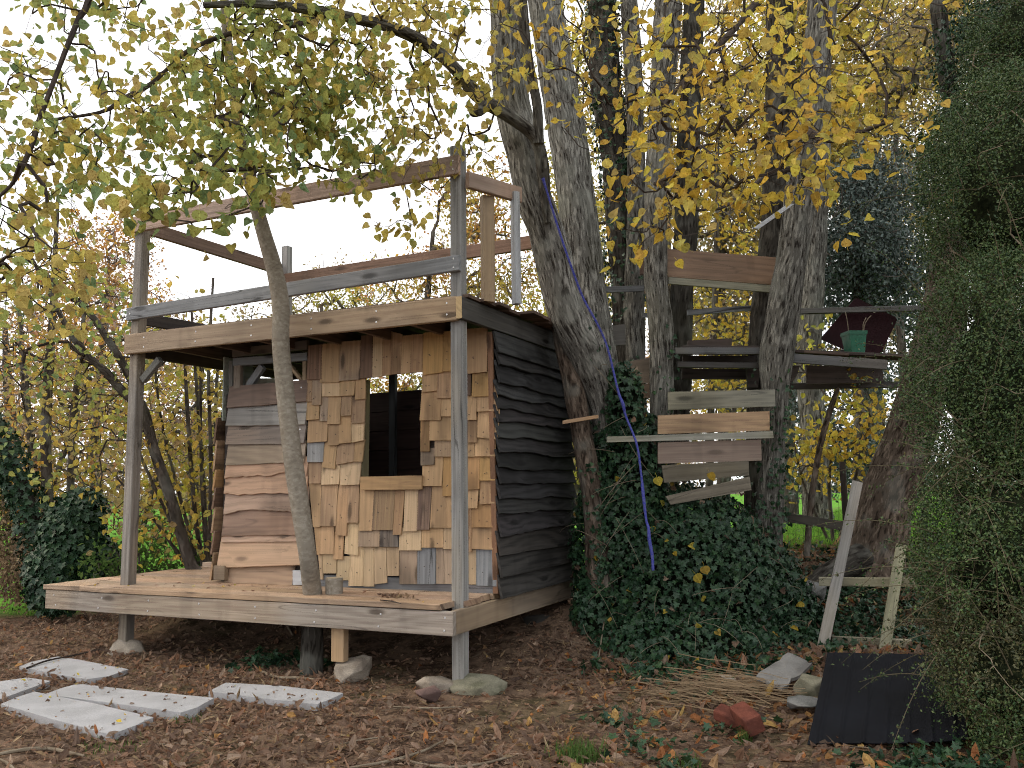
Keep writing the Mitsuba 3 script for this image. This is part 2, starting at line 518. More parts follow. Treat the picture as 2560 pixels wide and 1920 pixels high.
B_GREY = bark((0.225, 0.22, 0.198), (0.028, 0.025, 0.022), 84.0, 12.0, 0.35, 0.008)
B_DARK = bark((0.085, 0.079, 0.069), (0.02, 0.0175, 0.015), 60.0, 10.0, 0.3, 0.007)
B_LIGHT = bark((0.30, 0.295, 0.27), (0.038, 0.034, 0.030), 84.0, 12.0, 0.5, 0.006)
B_LIMB = bark((0.15, 0.142, 0.125), (0.024, 0.021, 0.018), 70.0, 12.0, 0.4, 0.006)
B_BROWN = bark((0.185, 0.145, 0.115), (0.036, 0.027, 0.021), 62.0, 14.0, 0.4, 0.006)
B_SMOOTH = bark((0.31, 0.28, 0.235), (0.20, 0.175, 0.14), 50.0, 60.0, 0.06, 0.001)
B_TWIG = bark((0.085, 0.07, 0.06), (0.04, 0.033, 0.03), 60.0, 14.0, 0.0, 0.001)
B_PALE = bark((0.26, 0.22, 0.165), (0.14, 0.11, 0.08), 60.0, 14.0, 0.0, 0.001)
B_BACK = bark((0.125, 0.108, 0.095), (0.038, 0.032, 0.028), 40.0, 8.0, 0.4, 0.008)
B_FAR = bark((0.17, 0.145, 0.13), (0.10, 0.085, 0.078), 40.0, 8.0, 0.0, 0.001)

P_GREEN = palette([(0.319, 0.366, 0.109), (0.247, 0.313, 0.104), (0.41, 0.401, 0.114), (0.165, 0.242, 0.117), (0.393, 0.393, 0.115)], 60)
P_MID = palette([(0.496, 0.438, 0.121), (0.403, 0.393, 0.124), (0.552, 0.447, 0.11), (0.423, 0.327, 0.125)], 60)
P_YELLOW = palette([(0.634, 0.464, 0.07), (0.672, 0.523, 0.097), (0.576, 0.385, 0.065), (0.51, 0.488, 0.095), (0.466, 0.306, 0.083)], 60)
P_BACKY = palette([(0.582, 0.446, 0.098), (0.528, 0.373, 0.093), (0.47, 0.421, 0.121), (0.378, 0.348, 0.145), (0.361, 0.274, 0.148)], 60)
P_LIMEY = palette([(0.47, 0.46, 0.073), (0.509, 0.412, 0.073), (0.36, 0.379, 0.089), (0.36, 0.321, 0.128)], 40)
P_ORANGE = palette([(0.543, 0.27, 0.067), (0.485, 0.232, 0.101), (0.577, 0.355, 0.071), (0.424, 0.252, 0.161)], 50)
P_BROWNY = palette([(0.379, 0.281, 0.174), (0.327, 0.229, 0.166), (0.431, 0.342, 0.154), (0.309, 0.264, 0.184), (0.282, 0.274, 0.166)], 50)
P_PINK = palette([(0.36, 0.25, 0.20), (0.42, 0.27, 0.17), (0.32, 0.25, 0.22), (0.48, 0.30, 0.14)], 40)
P_IVY = palette([(0.017, 0.045, 0.022), (0.022, 0.056, 0.027), (0.013, 0.034, 0.019), (0.03, 0.068, 0.026)], 50)
P_BOX = palette([(0.043, 0.084, 0.029), (0.057, 0.092, 0.031), (0.03, 0.063, 0.027), (0.085, 0.105, 0.039), (0.07, 0.119, 0.031)], 60)
P_HOLLY = palette([(0.07, 0.107, 0.096), (0.103, 0.139, 0.129), (0.055, 0.081, 0.071), (0.135, 0.171, 0.156)], 40)
P_LITTER = palette([(0.2, 0.139, 0.106), (0.305, 0.211, 0.155), (0.116, 0.083, 0.068), (0.445, 0.342, 0.258), (0.301, 0.174, 0.114), (0.254, 0.188, 0.146)], 90, 0.35)
P_FRESH = palette([(0.42, 0.24, 0.10), (0.42, 0.19, 0.08), (0.34, 0.15, 0.07), (0.50, 0.36, 0.14), (0.40, 0.27, 0.15)], 40)
P_OLIVE = palette([(0.069, 0.069, 0.029), (0.048, 0.053, 0.025), (0.089, 0.085, 0.038), (0.036, 0.049, 0.023)], 40)
P_GRASS = palette([(0.13, 0.299, 0.046), (0.182, 0.377, 0.065), (0.247, 0.403, 0.078)], 30)
P_STRAW = palette([(0.34, 0.26, 0.16), (0.42, 0.33, 0.21), (0.26, 0.19, 0.12), (0.20, 0.145, 0.10)], 30)
P_HERB = palette([(0.09, 0.17, 0.045), (0.06, 0.12, 0.04), (0.13, 0.20, 0.06)], 20)

# ================================================================ ground
def ground_z(x, y):
    x, y = np.asarray(x, float), np.asarray(y, float)
    z = -0.58 + 0.10 * np.clip((x - 0.3) / 1.5, 0, 1) * np.clip((y - 0.2) / 1.5, 0, 1)
    dep = (x - CAM[0]) * -0.4329 + (y - CAM[1]) * 0.9014          # the bank behind the big trees
    t = np.clip((dep - 7.15) / 2.3, 0, 1) * 1.0
    z = z + 0.70 * t * t * (3 - 2 * t) * np.clip((x - 0.05) / 0.9, 0, 1)
    u = np.clip((y - 0.7) / 1.7, 0, 1)          # the slope that runs up under the back of the playhouse
    z = z + 0.36 * u * u * (3 - 2 * u) * np.clip((x + 5.2) / 0.8, 0, 1) * np.clip((0.9 - x) / 0.8, 0, 1) * np.clip((5.5 - y) / 2.0, 0, 1)
    q = np.stack([x * 0.9, y * 0.9, 0 * x], -1)
    return z + 0.07 * (meshkit.fbm(q, 3, 4) - 0.5) + 0.03 * (meshkit.fbm(q * 5, 3, 9) - 0.5)


def ground_sheet():
    def axis(a, b, st):
        far = np.geomspace(0.3, 150, 30)
        return np.concatenate([(a - far)[::-1], np.arange(a, b, st), b + far])
    xs, ys = axis(-9.5, 6.5, 0.07), axis(-5, 9, 0.07)
    X, Y = np.meshgrid(xs, ys)
    Z = ground_z(X, Y)
    n, m = X.shape
    i, j = np.meshgrid(np.arange(n - 1), np.arange(m - 1), indexing='ij')
    q = (i * m + j).ravel()
    f = np.vstack([np.stack([q, q + 1, q + m + 1], 1), np.stack([q, q + m + 1, q + m], 1)])
    v = np.stack([X, Y, Z], -1).reshape(-1, 3)
    put('ground', (v, f), 'soil', smooth=True, uv=v[:, :2].copy(), label='leaf strewn earth under the trees turning to green lawn behind', kind='structure')


ground_sheet()

# ================================================================ the playhouse
TONE = {
    't': ((0.50, 0.325, 0.175), None, 0.5, 0.05), 'p': ((0.57, 0.415, 0.25), None, 0.3, 0.05), 'g': ((0.47, 0.285, 0.12), None, 0.6, 0.0),
    'b': ((0.44, 0.285, 0.16), (0.27, 0.165, 0.095), 0.7, 0.1), 'd': ((0.22, 0.135, 0.085), (0.12, 0.072, 0.05), 0.5, 0.1),
    'y': ((0.39, 0.275, 0.175), (0.27, 0.185, 0.12), 0.6, 0.2), 'k': ((0.24, 0.185, 0.14), (0.12, 0.09, 0.075), 0.8, 0.5),
    's': ((0.24, 0.25, 0.265), (0.13, 0.135, 0.145), 0.4, 0.9), 'o': ((0.46, 0.275, 0.13), None, 0.7, 0.0), 'w': ((0.36, 0.33, 0.29), (0.24, 0.20, 0.17), 0.3, 0.8),
    'm': ((0.40, 0.26, 0.13), (0.17, 0.11, 0.07), 1.2, 0.1), 'x': ((0.27, 0.19, 0.135), (0.12, 0.07, 0.06), 0.9, 0.3),
}


def tone(c, jit=0.06):
    b, d, s, g = TONE[c]
    return wood(b, d, s * 1.25, g, jit, 0.7)


POST_GREY = dict(base=(0.28, 0.265, 0.238), dark=(0.15, 0.14, 0.125), stain=0.35, grey=0.5)
POST_BROWN = dict(base=(0.31, 0.26, 0.205), dark=(0.17, 0.135, 0.105), stain=0.4, grey=0.45)
BEAM_TAN = dict(base=(0.36, 0.265, 0.175), dark=(0.24, 0.165, 0.105), stain=0.35, grey=0.15)
BEAM_GREY = dict(base=(0.37, 0.295, 0.225), dark=(0.22, 0.165, 0.125), stain=0.3, grey=0.3)
RAIL_TAN = dict(base=(0.37, 0.27, 0.205), dark=(0.25, 0.17, 0.125), stain=0.4, grey=0.2)
RAIL_GREY = dict(base=(0.27, 0.28, 0.295), dark=(0.165, 0.17, 0.18), stain=0.3, grey=0.9)
DECK = dict(base=(0.41, 0.285, 0.19), dark=(0.25, 0.165, 0.105), stain=0.5, grey=0.15)
BLACK = dict(base=(0.036, 0.0345, 0.034), dark=(0.0085, 0.0085, 0.009), stain=0.9, grey=0.35, jit=0.3, ring=1.8)
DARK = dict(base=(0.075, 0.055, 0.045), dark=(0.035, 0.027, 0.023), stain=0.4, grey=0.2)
ROOFB = dict(base=(0.125, 0.08, 0.058), dark=(0.07, 0.043, 0.032), stain=0.4, grey=0.1)

H = thing('playhouse', 'half built wooden playhouse with shingled front, black plank side and railed roof deck', 'playhouse')
HP = H


def part(name, m, parent=None, **kw):
    return put(name, (m[0], m[1]), 'wood', parent or HP, uv=m[2], **kw)


X, Y_, Z_ = np.eye(3)
# floor frame
part('floor_beam', plank((-4.396, 0.024, -0.088), (0.0, 0.024, -0.088), 0.172, 0.047, Z_, wood(**BEAM_GREY), 24, 0.004), label='weathered front floor beam')
part('floor_beam', plank((-0.024, 0.05, -0.086), (-0.024, 2.34, -0.086), 0.17, 0.047, Z_, wood((0.27, 0.205, 0.145), None, 0.5, 0.2), 12, 0.004))
part('floor_beam', plank((-4.36, 0.05, -0.088), (-4.36, 2.34, -0.088), 0.17, 0.047, Z_, wood(**BEAM_GREY), 4))
part('floor_beam', plank((-4.38, 2.36, -0.088), (0.0, 2.36, -0.088), 0.17, 0.047, Z_, wood(**BEAM_GREY), 4))
for x in (-3.4, -2.4, -1.2):
    part('floor_joist', plank((x, 0.05, -0.09), (x, 2.33, -0.09), 0.16, 0.045, Z_, wood(**DARK), 1))
# deck boards
edges = [-0.012, 0.205, 0.475, 0.70, 0.93, 1.15, 1.38, 1.61, 1.84, 2.08, 2.37]
for r in range(len(edges) - 1):
    y0, y1 = edges[r] + 0.003, edges[r + 1] - 0.003
    rights = {0: -0.10, 1: -0.02, 2: -0.055, 3: -0.03}.get(r, -0.06)
    cuts = [(-4.43 + rng.uniform(-.015, .015), -3.93), (-3.925, rights)] if r in (0, 2, 4, 7) else [(-4.43 + rng.uniform(-.015, .015), rights)]
    if r == 1:
        cuts = [(-4.425, -1.565), (-1.335, rights)]
    if r == 2:
        cuts = [(-4.43, -2.62), (-2.615, rights)]
    for a, b in cuts:
        th = 0.044
        n = max(2, int((b - a) / 0.2))
        e = rng.normal(size=n + 1) * 0.004
        part('deck_board', plank((a, (y0 + y1) / 2, th / 2 + rng.uniform(0.001, 0.007)), (b, (y0 + y1) / 2, th / 2 + rng.uniform(0.001, 0.007)), y1 - y0, th, Y_, wood(**DECK), n, 0.004, low=e))
part('deck_board', plank((-1.34, 0.395, 0.028), (-1.25, 0.395, 0.028), 0.14, 0.04, Y_, wood(**DECK)))
# posts
post_front = 0.20
part('post', plank((-0.079, 0.25, -0.544), (-0.066, 0.25, 3.592), 0.098, 0.098, X, wood(**POST_GREY), 14, 0.007), label='grey weathered right corner post')
part('post', plank((-3.602, 0.25, -0.454), (-3.588, 0.25, 3.481), 0.105, 0.10, X, wood(**POST_BROWN), 14, 0.007), label='brown weathered left corner post')
part('post', plank((-1.07, 0.10, -0.435), (-1.07, 0.10, -0.172), 0.12, 0.07, X, wood((0.40, 0.27, 0.15), None, 0.3, 0.1), 2, 0.005), label='short support post under the deck')
part('post', plank((-3.45, 2.28, -0.62), (-3.54, 2.28, 3.776), 0.09, 0.09, X, wood(**POST_GREY), 6, 0.006))
part('post', plank((-0.12, 2.25, -0.62), (-0.12, 2.25, 2.2), 0.09, 0.09, X, wood(**DARK), 3, 0.006))
# roof frame
fz = [2.398,2.193,2.346,2.177]
fx = [-3.662,-0.036]
part('roof_beam', plank((fx[0], 0.173, (fz[0] + fz[1]) / 2), (fx[1], 0.173, (fz[2] + fz[3]) / 2), (fz[0] - fz[1] + fz[2] - fz[3]) / 2, 0.047, Z_, wood(**BEAM_TAN), 20, 0.004), label='front roof beam')
zr, zl = (fz[2] + fz[3]) / 2, (fz[0] + fz[1]) / 2
part('roof_beam', plank((fx[1] + 0.026, 0.15, zr), (0.02, 2.40, zr), 0.172, 0.047, Z_, wood((0.075, 0.07, 0.062), (0.035, 0.033, 0.03), 0.4, 0.4), 10, 0.004), label='dark side roof beam')
part('roof_beam_end', plank((fx[1] + 0.026, 0.142, zr), (fx[1] + 0.026, 0.1495, zr), 0.172, 0.049, Z_, wood((0.50, 0.36, 0.19), None, 0.2, 0)), label='fresh sawn beam end')
part('roof_beam', plank((fx[0] + 0.05, 0.20, zl - 0.015), (fx[0] + 0.10, 2.38, zl - 0.015), 0.19, 0.045, Z_, wood(**DARK), 4, 0.004))
part('roof_beam_end', plank((fx[0] + 0.012, 0.15, zl), (fx[0] + 0.012, 0.199, zl), 0.185, 0.022, Z_, wood((0.45, 0.31, 0.17), None, 0.2, 0)))
part('roof_beam', plank((fx[0] + 0.08, 2.36, zr + 0.01), (0.0, 2.36, zr), 0.17, 0.045, Z_, wood(**DARK), 4, 0.004))
for i, x in enumerate(np.linspace(fx[0] + 0.5, -0.5, 6)):
    part('roof_joist', plank((x, 0.198, zr - 0.012 + (zl - zr) * (1 - i / 5) * 0.8), (x, 2.33, zr - 0.012), 0.13, 0.042, Z_, wood(**ROOFB), 1))
rt = zr + 0.09
for i, y0 in enumerate(np.arange(0.22, 2.36, 0.215)):
    x1 = [0.03, 0.06, 0.09, 0.07, 0.20, 0.18, 0.15, 0.17, 0.12, 0.08][i % 10]
    n = 4
    part('roof_board', plank((fx[0] + rng.uniform(0.0, 0.02), y0 + 0.105, rt + 0.014 + (zl - zr)), (x1, y0 + 0.105, rt + 0.014 + (0.012 if i in (2, 4, 5) else 0) + rng.uniform(0, .004)), 0.208, 0.026, Y_, wood(**ROOFB), n, 0.003))
# railings of the roof deck
def rail(a, b, w, tt, dims):
    return part('rail', plank(a, b, w, tt, Z_, wood(**dims), 16, 0.004))


rz = [3.558,3.384,3.482,3.345,2.64,2.538,2.69,2.55]
rxx = [-3.658,-0.015,-3.657,-0.015]
rail((rxx[0], 0.177, (rz[0] + rz[1]) / 2), (rxx[1], 0.177, (rz[2] + rz[3]) / 2), (rz[0] - rz[1] + rz[2] - rz[3]) / 2, 0.044, RAIL_TAN)
rail((rxx[2], 0.177, (rz[4] + rz[5]) / 2), (rxx[3], 0.177, (rz[6] + rz[7]) / 2), (rz[4] - rz[5] + rz[6] - rz[7]) / 2, 0.044, RAIL_GREY)
rail([0.027,0.23,3.3], [0.242,0.754,3.3], 0.13, 0.045, RAIL_TAN)
rail((rxx[0] + 0.03, 0.20, rz[0] - 0.075), (rxx[0] + 0.06, 2.24, rz[0] - 0.06), 0.13, 0.045, dict(base=(0.22, 0.135, 0.095), dark=(0.13, 0.075, 0.05), stain=0.4, grey=0.1))
rail((rxx[0] + 0.06, 2.23, 3.36), (0.0, 2.23, 3.36), 0.14, 0.045, dict(base=(0.25, 0.15, 0.10), dark=(0.15, 0.085, 0.055), stain=0.4, grey=0.1))
rail((rxx[0] + 0.07, 0.30, 2.56), (rxx[0] + 0.09, 2.22, 2.60), 0.12, 0.045, DARK)
part('rail_post', plank([0.066,0.49,2.36], [0.066,0.49,3.235], 0.10, 0.07, [0.6,0.8,0], wood((0.33, 0.235, 0.15), None, 0.4, 0.1), 5, 0.005))
part('rail_post', plank([0.233,0.67,2.36], [0.233,0.67,3.3], 0.055, 0.075, [0.6,0.8,0], wood((0.36, 0.37, 0.38), (0.22, 0.22, 0.22), 0.3, 0.9), 5, 0.005))
part('brace', plank([-3.508,0.25,1.952], [-3.291,0.25,2.134], 0.07, 0.05, (0.6, 0, 0.8), wood((0.15, 0.145, 0.14), None, 0.3, 0.6), 2, 0.004))

# ---- shingled front wall: a wall part, each shingle its child
WY = 0.735
FW = HP + '__front_wall'
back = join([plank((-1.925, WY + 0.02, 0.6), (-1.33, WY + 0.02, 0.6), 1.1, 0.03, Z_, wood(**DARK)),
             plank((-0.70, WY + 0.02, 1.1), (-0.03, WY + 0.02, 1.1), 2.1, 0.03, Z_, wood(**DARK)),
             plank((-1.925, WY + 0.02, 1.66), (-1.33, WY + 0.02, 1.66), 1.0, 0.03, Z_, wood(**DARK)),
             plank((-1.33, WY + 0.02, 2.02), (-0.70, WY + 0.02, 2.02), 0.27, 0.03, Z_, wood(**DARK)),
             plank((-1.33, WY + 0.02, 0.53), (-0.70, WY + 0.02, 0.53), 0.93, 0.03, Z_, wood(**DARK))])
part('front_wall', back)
SHINGLES = [[-1.922,2.184,-1.765,2.184,-1.748,1.888,-1.915,1.894,'d'],[-1.759,2.186,-1.562,2.178,-1.551,1.848,-1.766,1.857,'t'],[-1.557,2.189,-1.335,2.181,-1.326,1.855,-1.552,1.858,'y'],[-1.332,2.222,-1.206,2.222,-1.193,1.863,-1.323,1.865,'d'],[-1.203,2.225,-1.105,2.225,-1.09,1.867,-1.193,1.861,'p'],[-1.105,2.232,-1.005,2.235,-0.999,1.873,-1.09,1.871,'b'],[-1.003,2.227,-0.898,2.197,-0.893,1.877,-0.999,1.877,'b'],[-0.895,2.181,-0.803,2.18,-0.799,1.877,-0.893,1.872,'t'],[-0.803,2.182,-0.684,2.178,-0.675,1.873,-0.799,1.878,'b'],[-0.68,2.187,-0.481,2.191,-0.475,1.858,-0.677,1.846,'g'],[-0.479,2.181,-0.376,2.177,-0.361,1.856,-0.473,1.864,'g'],[-0.374,2.177,-0.256,2.174,-0.243,1.833,-0.36,1.842,'t'],[-0.254,2.18,-0.056,2.177,-0.058,1.831,-0.243,1.827,'t'],[-1.928,1.899,-1.868,1.894,-1.855,1.689,-1.917,1.692,'b'],[-1.868,1.894,-1.764,1.887,-1.75,1.652,-1.855,1.658,'y'],[-1.763,1.86,-1.563,1.846,-1.545,1.721,-1.74,1.731,'p'],[-1.563,1.854,-1.387,1.852,-1.385,1.718,-1.545,1.721,'t'],[-1.387,1.861,-1.282,1.853,-1.264,1.68,-1.379,1.678,'t'],[-0.693,1.846,-0.54,1.85,-0.537,1.705,-0.682,1.699,'t'],[-0.54,1.843,-0.388,1.853,-0.373,1.631,-0.538,1.641,'b'],[-0.386,1.84,-0.259,1.831,-0.244,1.647,-0.37,1.655,'t'],[-0.259,1.823,-0.218,1.82,-0.21,1.645,-0.244,1.647,'d'],[-0.209,1.836,-0.022,1.972,-0.034,1.628,-0.201,1.632,'g'],[-1.924,1.695,-1.783,1.687,-1.767,1.524,-1.913,1.523,'t'],[-1.769,1.726,-1.681,1.721,-1.677,1.502,-1.761,1.506,'y'],[-1.681,1.721,-1.543,1.713,-1.536,1.469,-1.676,1.476,'t'],[-1.54,1.713,-1.428,1.706,-1.415,1.541,-1.526,1.541,'b'],[-1.428,1.684,-1.284,1.675,-1.273,1.47,-1.414,1.468,'b'],[-0.7,1.695,-0.506,1.699,-0.501,1.453,-0.707,1.463,'t'],[-0.506,1.633,-0.39,1.626,-0.374,1.48,-0.496,1.486,'t'],[-0.39,1.634,-0.261,1.627,-0.246,1.453,-0.374,1.459,'t'],[-0.261,1.641,-0.172,1.636,-0.162,1.439,-0.246,1.443,'t'],[-0.172,1.629,0.024,1.718,0.036,1.504,-0.157,1.506,'t'],[-1.91,1.52,-1.688,1.509,-1.673,1.321,-1.899,1.318,'t'],[-1.683,1.478,-1.564,1.472,-1.548,1.285,-1.668,1.283,'t'],[-1.565,1.534,-1.435,1.527,-1.413,1.3,-1.546,1.296,'t'],[-1.431,1.47,-1.287,1.472,-1.277,1.316,-1.404,1.299,'p'],[-0.711,1.461,-0.619,1.457,-0.611,1.196,-0.702,1.199,'o'],[-0.619,1.478,-0.391,1.479,-0.375,1.279,-0.611,1.288,'t'],[-0.391,1.454,-0.263,1.448,-0.248,1.26,-0.375,1.265,'b'],[-0.263,1.444,-0.162,1.439,-0.16,1.253,-0.248,1.256,'b'],[-0.159,1.511,0.044,1.544,0.032,1.271,-0.155,1.295,'t'],[-1.918,1.32,-1.729,1.313,-1.718,1.137,-1.898,1.142,'w'],[-1.719,1.286,-1.583,1.281,-1.585,1.073,-1.73,1.091,'t'],[-1.578,1.298,-1.39,1.297,-1.385,1.132,-1.575,1.111,'b'],[-1.387,1.304,-1.283,1.3,-1.291,1.129,-1.385,1.132,'t'],[-0.711,1.2,-0.572,1.195,-0.564,1.084,-0.698,1.081,'y'],[-0.572,1.283,-0.392,1.276,-0.376,1.145,-0.559,1.151,'y'],[-0.392,1.271,-0.265,1.266,-0.249,1.14,-0.376,1.144,'t'],[-0.263,1.25,-0.192,1.247,-0.179,1.138,-0.248,1.14,'t'],[-0.188,1.283,0.004,1.275,0.011,1.136,-0.177,1.142,'t'],[-1.914,1.14,-1.749,1.135,-1.741,0.948,-1.87,0.95,'b'],[-1.749,1.109,-1.547,1.104,-1.539,0.938,-1.737,0.935,'p'],[-1.544,1.13,-1.321,1.124,-1.321,0.931,-1.53,0.927,'p'],[-0.692,1.139,-0.487,1.133,-0.49,0.905,-0.684,0.908,'t'],[-0.485,1.145,-0.403,1.143,-0.388,0.821,-0.486,0.822,'g'],[-0.401,1.143,-0.264,1.139,-0.25,0.867,-0.386,0.869,'t'],[-0.26,1.137,-0.144,1.133,-0.14,0.875,-0.246,0.871,'o'],[-0.144,1.137,-0.001,1.132,0.006,0.942,-0.137,0.944,'g'],[-1.897,0.949,-1.75,0.946,-1.742,0.562,-1.82,0.562,'t'],[-1.746,0.937,-1.566,0.935,-1.571,0.572,-1.744,0.571,'b'],[-1.556,0.932,-1.445,0.93,-1.455,0.488,-1.577,0.494,'b'],[-1.445,0.921,-1.34,0.92,-1.328,0.603,-1.451,0.602,'b'],[-1.332,0.886,-1.183,0.884,-1.188,0.534,-1.33,0.533,'t'],[-1.181,0.881,-0.966,0.878,-0.975,0.541,-1.192,0.54,'m'],[-0.963,0.878,-0.867,0.877,-0.89,0.502,-0.974,0.501,'b'],[-0.865,0.877,-0.736,0.875,-0.735,0.533,-0.868,0.532,'p'],[-0.733,0.906,-0.6,0.904,-0.614,0.546,-0.735,0.545,'x'],[-0.597,0.904,-0.465,0.902,-0.453,0.563,-0.609,0.562,'t'],[-0.464,0.838,-0.396,0.837,-0.381,0.563,-0.452,0.563,'t'],[-0.396,0.869,-0.259,0.867,-0.246,0.576,-0.381,0.575,'t'],[-0.258,0.871,-0.156,0.87,-0.16,0.721,-0.243,0.721,'t'],[-0.146,0.941,-0.009,0.938,0.0,0.759,-0.139,0.752,'b'],[-1.831,0.56,-1.765,0.561,-1.742,0.322,-1.772,0.321,'t'],[-1.765,0.563,-1.604,0.564,-1.591,0.329,-1.758,0.326,'t'],[-1.601,0.488,-1.498,0.489,-1.496,0.285,-1.596,0.283,'t'],[-1.48,0.594,-1.348,0.595,-1.331,0.321,-1.478,0.335,'p'],[-1.344,0.532,-1.124,0.533,-1.109,0.401,-1.328,0.398,'y'],[-1.124,0.533,-0.931,0.535,-0.919,0.402,-1.108,0.399,'k'],[-0.922,0.531,-0.706,0.532,-0.694,0.377,-0.911,0.374,'p'],[-0.704,0.556,-0.491,0.557,-0.483,0.402,-0.69,0.399,'t'],[-0.489,0.557,-0.398,0.558,-0.382,0.393,-0.48,0.391,'p'],[-0.398,0.566,-0.261,0.567,-0.246,0.396,-0.382,0.394,'t'],[-0.255,0.716,-0.225,0.716,-0.215,0.372,-0.242,0.371,'b'],[-0.221,0.748,-0.024,0.747,-0.022,0.569,-0.213,0.568,'o'],[-0.223,0.563,-0.026,0.564,-0.019,0.392,-0.215,0.397,'t'],[-1.785,0.323,-1.734,0.324,-1.703,0.108,-1.731,0.107,'p'],[-1.732,0.324,-1.58,0.327,-1.561,0.165,-1.7,0.161,'p'],[-1.58,0.281,-1.435,0.284,-1.431,0.11,-1.562,0.106,'p'],[-1.434,0.388,-1.285,0.391,-1.272,0.066,-1.429,0.061,'p'],[-1.284,0.391,-1.184,0.392,-1.164,0.067,-1.27,0.063,'p'],[-1.182,0.395,-1.06,0.396,-1.032,0.101,-1.159,0.084,'p'],[-1.055,0.392,-0.925,0.393,-0.91,0.162,-1.027,0.158,'p'],[-0.923,0.372,-0.745,0.374,-0.733,0.1,-0.909,0.094,'y'],[-0.743,0.395,-0.565,0.397,-0.554,0.106,-0.731,0.1,'s'],[-0.563,0.396,-0.492,0.397,-0.474,0.11,-0.552,0.108,'y'],[-0.49,0.397,-0.39,0.398,-0.375,0.113,-0.472,0.11,'y'],[-0.39,0.398,-0.262,0.4,-0.249,0.116,-0.375,0.112,'t'],[-0.258,0.39,-0.186,0.391,-0.176,0.116,-0.244,0.114,'p'],[-0.185,0.419,0.014,0.421,0.007,0.107,-0.174,0.108,'s']]
for s in SHINGLES:
    x = s[:8]
    k = tone(s[8])
    out = rng.uniform(0, 0.004)
    d = 0.013
    y_top, y_bot = WY - 0.018 - out, WY - 0.042 - out - rng.uniform(0, 0.004)
    tlz, trz = x[1] + 0.03, x[3] + 0.03
    g = 0.0008
    part('shingle', slab4((x[0] + g, y_top, tlz), (x[2] - g, y_top, trz), (x[4] - g, y_bot, x[5]), (x[6] + g, y_bot, x[7]), (0, -1, 0), d, k), FW)
part('sill', slab4(*[[-1.297,0.67,0.998],[-0.674,0.67,0.997],[-0.675,0.67,0.88],[-1.301,0.67,0.884]], (0, -1, 0), 0.022, wood((0.46, 0.29, 0.145), None, 0.5, 0), 'h'), FW)
part('bottom_plate', plank((-1.92, WY - 0.012, 0.095), (0.0, WY - 0.012, 0.095), 0.10, 0.03, Z_, wood((0.20, 0.19, 0.19), (0.12, 0.115, 0.115), 0.3, 0.8), 4), FW)
part('window_jamb', plank((-1.335, WY + 0.045, 1.0), (-1.325, WY + 0.045, 1.86), 0.10, 0.03, Y_, wood((0.33, 0.28, 0.13), None, 0.4, 0.2), 3), FW)
part('window_jamb', plank((-0.695, WY + 0.06, 1.0), (-0.70, WY + 0.06, 1.86), 0.10, 0.03, Y_, wood(**DARK), 3), FW)

# ---- horizontal planks left of the shingles
LWK = HP + '__plank_wall'
part('plank_wall', join([plank((-2.93, WY + 0.02, 0.95), (-1.94, WY + 0.02, 0.95), 1.75, 0.03, Z_, wood(**DARK))]))
PL = [[[-2.856,1.898],[-1.917,1.896],[-1.913,1.692],[-2.882,1.685]],[[-2.859,1.718],[-1.913,1.708],[-1.924,1.482],[-2.887,1.514]],[[-2.855,1.542],[-1.925,1.509],[-1.934,1.312],[-2.886,1.335]],[[-2.852,1.363],[-1.928,1.34],[-1.933,1.137],[-2.874,1.138]],[[-2.863,1.203],[-1.894,1.195],[-1.901,1.016],[-2.886,1.01]],[[-2.87,1.071],[-1.897,1.066],[-1.894,0.875],[-2.887,0.866]],[[-2.865,0.918],[-1.889,0.924],[-1.88,0.689],[-2.886,0.674]],[[-2.882,0.73],[-1.881,0.738],[-1.866,0.492],[-2.902,0.471]],[[-2.875,0.527],[-1.867,0.533],[-1.86,0.431],[-2.894,0.41]],[[-2.884,0.462],[-1.866,0.472],[-1.831,0.233],[-2.949,0.177]],[[-2.841,0.227],[-2.039,0.253],[-2.04,0.045],[-2.841,0.048]]]
PT = [((0.185, 0.125, 0.095), 0.5, 0.15), ((0.31, 0.275, 0.235), 0.5, 0.45), ((0.27, 0.215, 0.17), 0.4, 0.4), ((0.31, 0.24, 0.18), 0.4, 0.3), ((0.45, 0.295, 0.20), 0.4, 0.0),
      ((0.46, 0.30, 0.205), 0.4, 0.0), ((0.36, 0.25, 0.185), 0.5, 0.1), ((0.33, 0.215, 0.155), 0.6, 0.1), ((0.42, 0.285, 0.205), 0.3, 0.1), ((0.47, 0.32, 0.215), 0.3, 0.05), ((0.33, 0.225, 0.15), 0.5, 0.05)]
for i, (q, (b, st, gr)) in enumerate(zip(PL, PT)):
    kk = wood(b, None, st, gr, 0.05, 1.6)
    tl, tr, br, bl = [np.array([c[0], 0, c[1]]) for c in q]
    n = 22
    wav = np.cumsum(rng.normal(size=n + 1)) * 0.0025
    wav = (wav - np.linspace(wav[0], wav[-1], n + 1)) * (2.6 if i in (4, 5, 6) else 0.6)
    wl = np.linalg.norm(tl - bl)
    wr = np.linalg.norm(tr - br)
    half = np.linspace(0, (wl - wr) / 2, n + 1)
    low = half + wav
    yt, yb = WY - 0.012, WY - 0.045 - (0.03 if i == 9 else 0)
    a, b_ = (tl + bl) / 2, (tr + br) / 2
    a[1] = b_[1] = (yt + yb) / 2
    part('plank', plank(a, b_, wl, 0.020, (0, yt - yb, wl), kk, n, 0.003, low=low, high=-half), LWK)
part('top_plate', plank([-2.822,0.72,2.131], [-1.927,0.72,2.113], 0.075, 0.04, Z_, wood((0.19, 0.20, 0.205), None, 0.3, 0.9), 3), LWK)
